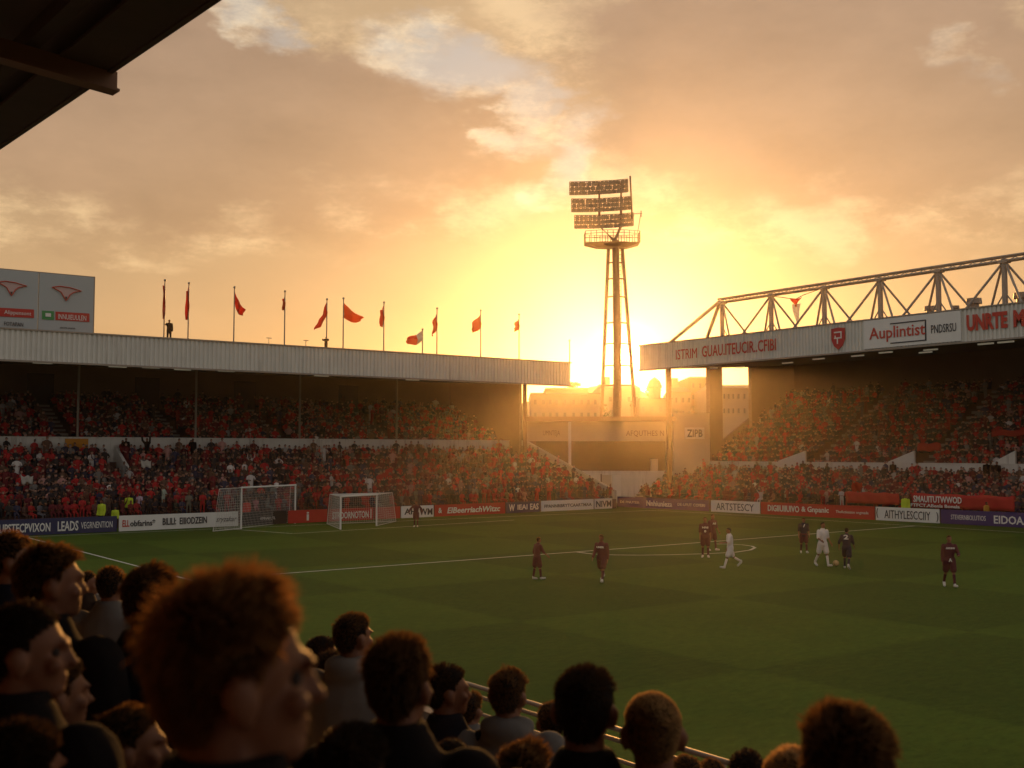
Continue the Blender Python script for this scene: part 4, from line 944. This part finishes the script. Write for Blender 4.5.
for i, (y, z, x0, x1) in enumerate(L_rows): fill(8, x1-.3, y, z, 0, 'far', i, [(xa-1.0, xa+.2)] if i > 5 else [])
for i, (y, z, x0, x1) in enumerate(LU): fill(8, x1-.6, y, z, 0, 'farup', i, [(g-.75, g+.75) for g in L_aisle])
for i, (x, z) in enumerate(RL): fill(30, 77.6, x, z, 1, 'right', i, [])
for i, (x, z) in enumerate(RU): fill(30, 76.6, x, z, 1, 'rightup', i, [(g-.75, g+.75) for g in R_aisle]+([(on(0, 79.6, c, 452)[1], on(0, 79.6, a, 452)[1]) for a, c in ((779, 806), (889, 915), (993, 1016))] if i < 2 else []))
M_cc = mat('crowd_cloth', (.2, .02, .02), .85, .15, 6, objcol=True)
# single spectators of the nearest rows
def seated_mesh(v, skin, hair, standing, raised):
    arms = ((R(20), .15, R(70)), (R(20), .15, R(70))) if not raised else ((R(150), .25, R(20)), (R(140), .3, R(30)))
    J = skeleton(1.72, ((R(0), R(0)),)*2 if standing else ((R(80), R(80)),)*2, arms, .05)
    me = remesh(body_parts(J, False), v, 2)
    for m in (M_cc, skin, hair): me.materials.append(m)
    h = J['head']
    for p in me.polygons:
        c = np.array(p.center); d = c-h; r_ = np.linalg.norm(d)
        if c[2] > J['neck'][2]-.01 and abs(c[0]) < .13 and r_ < .2: p.material_index = 2 if (d[2] > .045 or (d[1] < -.02 and d[2] > -.06)) else 1
        elif np.linalg.norm(c-J['wri0']) < .15 or np.linalg.norm(c-J['wri1']) < .15: p.material_index = 1
    return me
HN = ['dark-haired', 'brown-haired', 'fair-haired']; VAR = []
for i in range(8):
    st, ra = i % 4 == 3, i == 6; VAR.append((seated_mesh(.034, SKIN[i % 2], M_headhair[i % 3], st, ra), HN[i % 3], 'standing' if st else ('arms-raised' if ra else 'seated')))
BN = {'far': [(118, 'the dark blue board'), (239, 'the long white board'), (288, 'the large goal'), (400, 'the smaller goal'), (505, 'the long red board'), (700, 'the corner boards')], 'right': [(709, 'the purple corner board'), (760, 'the first white board'), (874, 'the long red board'), (939, 'the second white board'), (1200, 'the wide purple board')]}
rest = []; singles = 0
for (x, y, z, st, row, al) in places:
    pick = (st in ('far', 'right') and row == 0) or (st == 'far' and row == 1 and x < 42)
    px = proj((x, y, z+1))[0]
    if not pick or singles >= 250 or not (-8 < px < 1032): rest.append((x, y, z, st, al)); continue
    singles += 1
    me, hn, ps = VAR[rng.integers(len(VAR))]; cn, cc, _ = PAL[rng.choice(len(PAL), p=PW)]
    o = bpy.data.objects.new('person', me); COL.objects.link(o); k = rng.uniform(.94, 1.06); o.scale = (k, k, k)
    o.location = (x, y, z+(0 if ps == 'standing' else -.0)); o.rotation_euler = (0, 0, (PI if al == 0 else PI/2)+rng.normal(0, .35))
    o.color = (*[c*rng.uniform(.75, 1.25) for c in cc], 1)
    bn_ = next(n_ for lim, n_ in BN[st] if px < lim)
    tag(o, '%s %s spectator in %s, %s row of %s stand behind %s' % (ps, hn, cn, ('first', 'second')[row], 'far' if st == 'far' else 'right', bn_), 'person', 'spectators in the front rows of the %s stand' % ('far' if st == 'far' else 'right'))
# everyone else in the two stands: one mass
def lowpoly(raised, standing):
    b = MB(); c = []
    def start(): return len(b.v)
    up = .40 if standing else 0
    s0 = start(); n = 6
    rings = [(.40+up, .17, .13), (.70+up, .19, .13), (.93+up, .21, .11), (1.02+up, .09, .07)]
    if standing: rings = [(.0, .13, .1)]+rings
    vs = [(a*math.cos(2*PI*q/n), d_*math.sin(2*PI*q/n), z) for z, a, d_ in rings for q in range(n)]
    b.add(vs, [(i*n+q, i*n+(q+1) % n, (i+1)*n+(q+1) % n, (i+1)*n+q) for i in range(len(rings)-1) for q in range(n)]+[tuple(range((len(rings)-1)*n, len(rings)*n))]); c += [0]*(len(b.v)-s0)
    s0 = start(); b.ell((0, .02, 1.15+up), (.085, .10, .125), 8, 6)
    for v in b.v[s0:]: c.append(2 if (v[2] > 1.20+up or (v[1] < .0 and v[2] > 1.09+up)) else 1)
    for s_ in (-1, 1):
        s0 = start(); hand = (s_*.30, .12, 1.35+up) if raised else (s_*.12, .30, .62+up)
        b.tube([(s_*.20, 0, .92+up), (s_*.28, .05 if not raised else .1, .72+up if not raised else 1.05+up), hand], [.055, .05, .04], 5); c += [0]*10+[1]*5
    if not standing: s0 = start(); b.box(-.18, .18, 0, .50, .36, .50); c += [3]*8
    return np.array(b.v), b.f, np.array(c)
TP = [lowpoly(False, False), lowpoly(False, False), lowpoly(False, True), lowpoly(True, False)]
AV = []; AF = []; AC = []; off = 0
skinc = np.array([(.46, .24, .17), (.40, .20, .13), (.16, .08, .05), (.52, .30, .22)]); hairc = np.array([(.02, .013, .01), (.05, .028, .015), (.13, .08, .04), (.2, .19, .18)])
for (x, y, z, st, al) in rest:
    v, f, c = TP[rng.choice(4, p=(.42, .34, .19, .05))]
    a = (PI if al == 0 else PI/2)+rng.normal(0, .3); k = rng.uniform(.93, 1.08); ln = rng.normal(0, .05)
    q = v*k*np.array((rng.uniform(.9, 1.15), 1, 1)); q[:, 1] += ln*q[:, 2]; q[:, 0] += rng.normal(0, .04)*q[:, 2]
    q = q@rotz(a).T+np.array((x, y, z+rng.uniform(-.09, .10)))
    cl = np.array(PAL[rng.choice(len(PAL), p=PW)][1])*rng.uniform(.85, 1.7); pal = np.array([cl, skinc[rng.integers(4)], hairc[rng.integers(4)] if rng.random() > .12 else cl, np.array((.02, .02, .025))])
    AV.append(q); AC.append(pal[c]); AF += [tuple(i+off for i in ff) for ff in f]; off += len(v)
AV = np.concatenate(AV); AC = np.concatenate(AC)
me = bpy.data.meshes.new('crowd'); me.from_pydata(AV.tolist(), [], AF)
at_ = me.color_attributes.new('cloth', 'FLOAT_COLOR', 'POINT'); at_.data.foreach_set('color', np.concatenate([AC, np.ones((len(AC), 1))], 1).ravel())
me.materials.append(mat('crowd_people', (.2, .2, .2), .85, .1, 6, attr='cloth'))
tag(link(bpy.data.objects.new('crowd', me)), 'dense mass of red and dark dressed spectators filling both grandstands', 'crowd', None, 'stuff')
print('CROWD', len(places), singles)

# cloths held up in the crowd
def held_cloth(px, py, wpx, hpx, x, m, label, st):
    p = on(0, x, px, py) if st == 'right' else on(1, x, px, py); d = proj(p)[2]; hw, hh = wpx/2*d/F*(1.3 if st == 'right' else 1.15), hpx/2*d/F
    u = np.array((0, -1.0, 0)) if st == 'right' else np.array((1.0, 0, 0)); nrm = np.array((-1.0, 0, 0)) if st == 'right' else np.array((0, -1.0, 0))
    r = empty('held_banner', p, 0, label, 'banner', 'cloths held up in the crowd')
    g = [[p+u*hw*(i/5-1)+np.array((0, 0, hh*(j/2-1)+.06*math.sin(i*1.1+px)))+nrm*.07*math.sin(i*.9+j) for j in range(5)] for i in range(11)]
    f = MB().sheet(g).build('cloth', m, r, smooth=True); sd = f.modifiers.new('thickness', 'SOLIDIFY'); sd.thickness = .012
    MB().tube([p+nrm*.09-u*hw, p+nrm*.09-u*hw-np.array((0, 0, hh+.5))], .02, 5).tube([p+nrm*.09+u*hw, p+nrm*.09+u*hw-np.array((0, 0, hh+.5))], .02, 5).build('stick', M_wood, r)
held_cloth(929, 447, 20, 8, 79.8, M_banner, 'slanting red cloth held up right of the middle stairway of the right stand', 'right')
held_cloth(1010, 433, 30, 6, 82.5, M_banner, 'wide red cloth held up near the right picture edge in the upper tier', 'right')
held_cloth(857, 487, 9, 9, 72.3, M_redcloth, 'small bright red cloth held up above the plain red banner', 'right')
held_cloth(146, 464, 9, 7, 78.5, M_whitecloth, 'white cloth held up in the lower tier between stair parapet and large goal', 'far')
held_cloth(27, 480, 10, 8, 77.8, M_whitecloth, 'white cloth held up at the left end of the lower tier', 'far')


# ------------------------------------------------------------------ the stand we sit in
ns = empty('near_stand', (0, 5, 0), 0, 'dark stepped terrace and overhanging timber roof at the near edge', 'grandstand')
b = MB(); XS = np.arange(-3.5, 6.6, .7)
def floor_z(x): i = int(math.floor((x+3.5)/.7)); return 3.35-.35*(-3.5+.7*i+.35)
for x in XS: b.box(x, x+.7, -14, 42, -.02, floor_z(x+.3))
b.build('terrace', M_conc, ns)
MB().box(-9.2, -9.0, -14, 42, -.02, 10.8).build('rear_wall', M_brown, ns); MB().box(-9, -3.5, -14, 42, -.02, 4.6).build('rear_terrace', M_conc, ns)  # unseen rear wall added to keep the back sky off the near crowd
MB().hexa([(-9, -14.3, 0), (6.5, -14.3, 0), (6.5, -14.1, 0), (-9, -14.1, 0), (-9, -14.3, 9), (3.4, -14.3, 7.4), (3.4, -14.1, 7.4), (-9, -14.1, 9)]).build('added_side_screen', M_brown, ns)  # unseen end screen, added to shade the near crowd as well
ra, rb = on(0, 7.0, 462, 683), on(0, 7.0, 735, 757)
zr = (ra[2]+rb[2])/2
MB().box(6.9, 7.06, -14, 42, -.02, zr-.45).build('front_wall', M_conc, ns)
RY = on(0, 7.0, 448, 680)[1]
hr = empty('handrail', (7.0, 10, zr-.45), 0, 'double metal handrail on the wall in front of the near crowd', 'railing')
MB().tube([(6.93, -14, zr), (6.93, RY, zr)], .024, 10).build('rail', M_steel, hr); MB().tube([(6.95, -14, zr-.11), (6.95, RY, zr-.11)], .022, 10).build('rail', M_steel, hr)
MB().tube([(6.98, -14, zr-.3), (6.98, RY, zr-.3)], .02, 10).build('lower_rail', M_steel, hr)
for k in range(14): MB().tube([(6.98, RY-.05-2.1*k, zr-.47), (6.98, RY-.05-2.1*k, zr-.02)], .022, 8).build('rail_post', M_steel, hr)
# roof over us
EX = 3.5; A = on(0, EX, 222, 0); B = on(0, EX, 0, 150); sl_ = (B[2]-A[2])/(B[1]-A[1])
def rz(x, y): return A[2]+(y-A[1])*sl_+(EX-x)*.10
def rbox(b, x0, x1, y0, y1, d0, d1): b.hexa([(x0, y0, rz(x0, y0)+d0), (x1, y0, rz(x1, y0)+d0), (x1, y1, rz(x1, y1)+d0), (x0, y1, rz(x0, y1)+d0), (x0, y0, rz(x0, y0)+d1), (x1, y0, rz(x1, y0)+d1), (x1, y1, rz(x1, y1)+d1), (x0, y1, rz(x0, y1)+d1)])
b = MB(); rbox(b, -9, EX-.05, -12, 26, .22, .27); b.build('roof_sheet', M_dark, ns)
b = MB()
for k in range(14): x = EX-.9-.75*k; rbox(b, x, x+.14, -12, 26, .04, .219)
b.build('purlins', M_wood, ns)
b = MB(); rbox(b, EX-.06, EX, -12, 26, 0, .34); rbox(b, EX-.55, EX-.062, -12, 26, .02, .06); b.build('eaves_board', M_wood, ns)
yb = on(0, EX, 112, 75)[1]
for yy in (yb, yb-6.5, yb+6.5):
    b = MB(); rbox(b, -9, EX+.05, yy-.03, yy+.03, -.17, .035); rbox(b, -9, EX+.05, yy-.13, yy+.13, -.20, -.172); b.build('rafter', M_rust, ns)
# ------------------------------------------------------------------ spectators around us
G = 'spectators standing in the near stand'
M_coat = [M_darkcoat, mat('grey_hoodie', (.16, .145, .13), .9, .15, 10, spec=.1), mat('navy_coat', (.012, .013, .02), .9, spec=.1), mat('brown_coat', (.035, .022, .016), .9, spec=.1), mat('pale_grey_coat', (.22, .195, .17), .9, .15, 10, spec=.1)]
def spectator(px, py, wpx, ang, yaw, coat, hair, label, hw=.178, hood=0, nod=0., skin=0, scale_w=1., collar=.055, vox=None, eyes=False, dz=0.):
    global FIG_N; FIG_N += 1
    D = hw*F/wpx; head = at(px, py, D); fz_ = floor_z(head[0]); k = (head[2]-fz_)/1.675
    kk = min(1.12, max(.86, k)); h = 1.78*kk
    J = skeleton(h, arms=((R(8), .10, R(22)), (R(12), .10, R(25))), lean=.05, yaw=R(-yaw), nod=nod)
    rot = math.atan2(*sdir(ang)[::-1])-PI/2; hl = J['head']+(0, -.012*kk, .02*kk); off = rotz(rot)@np.array(hl)
    loc = np.array((head[0]-off[0], head[1]-off[1], head[2]-hl[2]))
    print('SPEC', label[:30], 'D%.2f k%.2f foot %.2f floor %.2f X%.2f' % (D, k, loc[2], fz_, head[0]))
    v = vox or (.009 if D < 3 else .012)
    wear = [('jacket', cloth_parts(J, .03, 1.0, hood, collar, .12), M_coat[coat]), ('trousers', leg_parts(J, .02, .98), M_darkcoat), *[('shoe', shoe_parts(J, .01, i), M_black) for i in (0, 1)]]
    return person(loc, sdir(ang), J, SKIN[skin], label, G, wear, v, hair, True, eyes)
def H(m, n=1600, L=.03, **kw): return dict(strands=n, length=L, m=M_hair[m], seed=FIG_N+11, **kw)
spectator(232, 668, 152, 14, 50, 0, H(2, 9000, .040, curl=.34, wid=.0012, cap=1.02, lift=.36, quiff=1.0), 'largest man nearest the lens with tousled reddish brown hair, face turned right', eyes=True, vox=.007)
spectator(22, 646, 92, 16, 54, 0, H(0, 3500, .016, curl=.35, wid=.0012, cap=1.03), 'short haired man in profile at the left edge with sunlit forehead', hw=.19, eyes=True, vox=.007)
spectator(10, 557, 44, 20, 45, 2, H(1, 1500, .028), 'brown haired man cut by the left picture edge, above the others')
spectator(48, 578, 62, 14, 40, 0, H(1, 2500, .035, curl=.45), 'dark haired man turned right, above the man with sunlit forehead', hw=.19)
spectator(54, 690, 66, 10, 40, 0, H(1, 2500, .03, curl=.4), 'lower curly head in front of the man with sunlit forehead', dz=-.2)
spectator(149, 596, 56, 5, 8, 2, H(1, 2500, .03), 'man in a broad dark coat seen from behind, left of the largest man')
spectator(111, 583, 30, 8, 10, 1, H(1, 1000, .022), 'boy in a grey top seen from behind between two larger heads', hw=.17)
spectator(87, 582, 20, 20, 60, 3, H(1, 600, .02), 'small far profile in the gap left of the grey topped boy', hw=.17)
spectator(353, 634, 37, 8, 35, 4, H(1, 1500, .02), 'man in a pale hooded jacket standing just right of the largest man', hood=1)
spectator(331, 668, 30, 5, 20, 0, H(0, 1200, .03, curl=.5), 'curly dark head below the pale hooded jacket', hw=.17)
spectator(399, 680, 76, 6, 14, 0, H(1, 5000, .030, curl=.28, wid=.0013, cap=1.07), 'brown haired man in black right of centre with thick sunlit hair edge')
spectator(447, 688, 40, 15, 55, 2, H(0, 1800, .024), 'man in profile in a dark coat just behind the thick haired man', hw=.185)
spectator(470, 708, 28, 5, 25, 1, H(1, 1500, .03, curl=.6), 'small curly head between the profile man and the grey hoodie', hw=.17)
spectator(508, 692, 39, 4, 18, 1, H(1, 2200, .026), 'young man in a grey hoodie before the handrail', hood=1)
spectator(585, 704, 61, 0, 12, 0, H(0, 3500, .022, wid=.0012, cap=1.07), 'man with cropped dark hair in a black coat, left of the fair stubble man')
spectator(551, 720, 34, 0, -10, 3, H(1, 900, .02), 'head mostly hidden behind the cropped dark haired man', hw=.17)
spectator(654, 728, 62, 0, 6, 0, H(3, 9000, .008, curl=.25, lift=.8, wid=.0010, cap=1.004), 'man with a sunlit fair crop of stubble hair by the handrail')
spectator(845, 762, 92, -5, 0, 0, H(1, 5500, .030, curl=.6, wid=.0013, cap=1.06), 'curly brown head at the bottom right')
spectator(794, 786, 66, -5, 0, 3, H(3, 3500, .02, wid=.0012), 'fair crown of a head just showing left of the bottom right curls')
spectator(747, 772, 40, 0, 0, 2, H(0, 1200, .02), 'dark crown of a head just showing below the end of the handrail')
spectator(687, 774, 34, 0, 0, 3, H(1, 1200, .02), 'small brown crown just right of the fair stubble man, left of two')
spectator(712, 776, 33, 0, 0, 2, H(1, 1200, .03, curl=.5), 'small curly crown right of the fair stubble man, right of two')
spectator(315, 714, 36, 15, 50, 0, H(1, 1800, .026), 'sunlit profile under the chin of the largest man')
spectator(452, 765, 52, 0, 5, 4, H(0, 1200, .015), 'low head in a pale grey top at the bottom edge below the profile man', hood=1)
spectator(128, 742, 70, 15, 55, 0, H(1, 2500, .026), 'low head with sunlit cheek just left of the largest man at the bottom edge')
spectator(18, 772, 95, 10, 20, 2, H(0, 2500, .02), 'dark crown of a head in the bottom left corner')
spectator(352, 768, 84, 5, 10, 0, H(0, 3000, .02), 'dark crown of a head at the bottom edge below the thick haired man', hw=.18)
spectator(524, 772, 56, 0, 20, 3, H(1, 2500, .03, curl=.5), 'low brown crown at the bottom edge left of the cropped dark haired man')
spectator(322, 652, 30, 10, 30, 2, H(0, 1500, .026, curl=.5), 'dark curly head between the largest man and the pale hooded jacket')


# ------------------------------------------------------------------ evening haze
hm = bpy.data.materials.new('evening_haze'); hm.use_nodes = True; n = N(hm.node_tree); n.n.clear()
pv = n.node('ShaderNodeVolumePrincipled'); pv.inputs['Color'].default_value = (1, .90, .77, 1); pv.inputs['Density'].default_value = HAZE_D; pv.inputs['Anisotropy'].default_value = HAZE_G
ho = n.node('ShaderNodeOutputMaterial'); n.l.new(pv.outputs[0], ho.inputs['Volume'])
tag(MB().box(-720, 920, -720, 920, -1.1, 60).build('haze', hm), 'thin sunlit evening haze over the ground', 'haze', None, 'stuff')
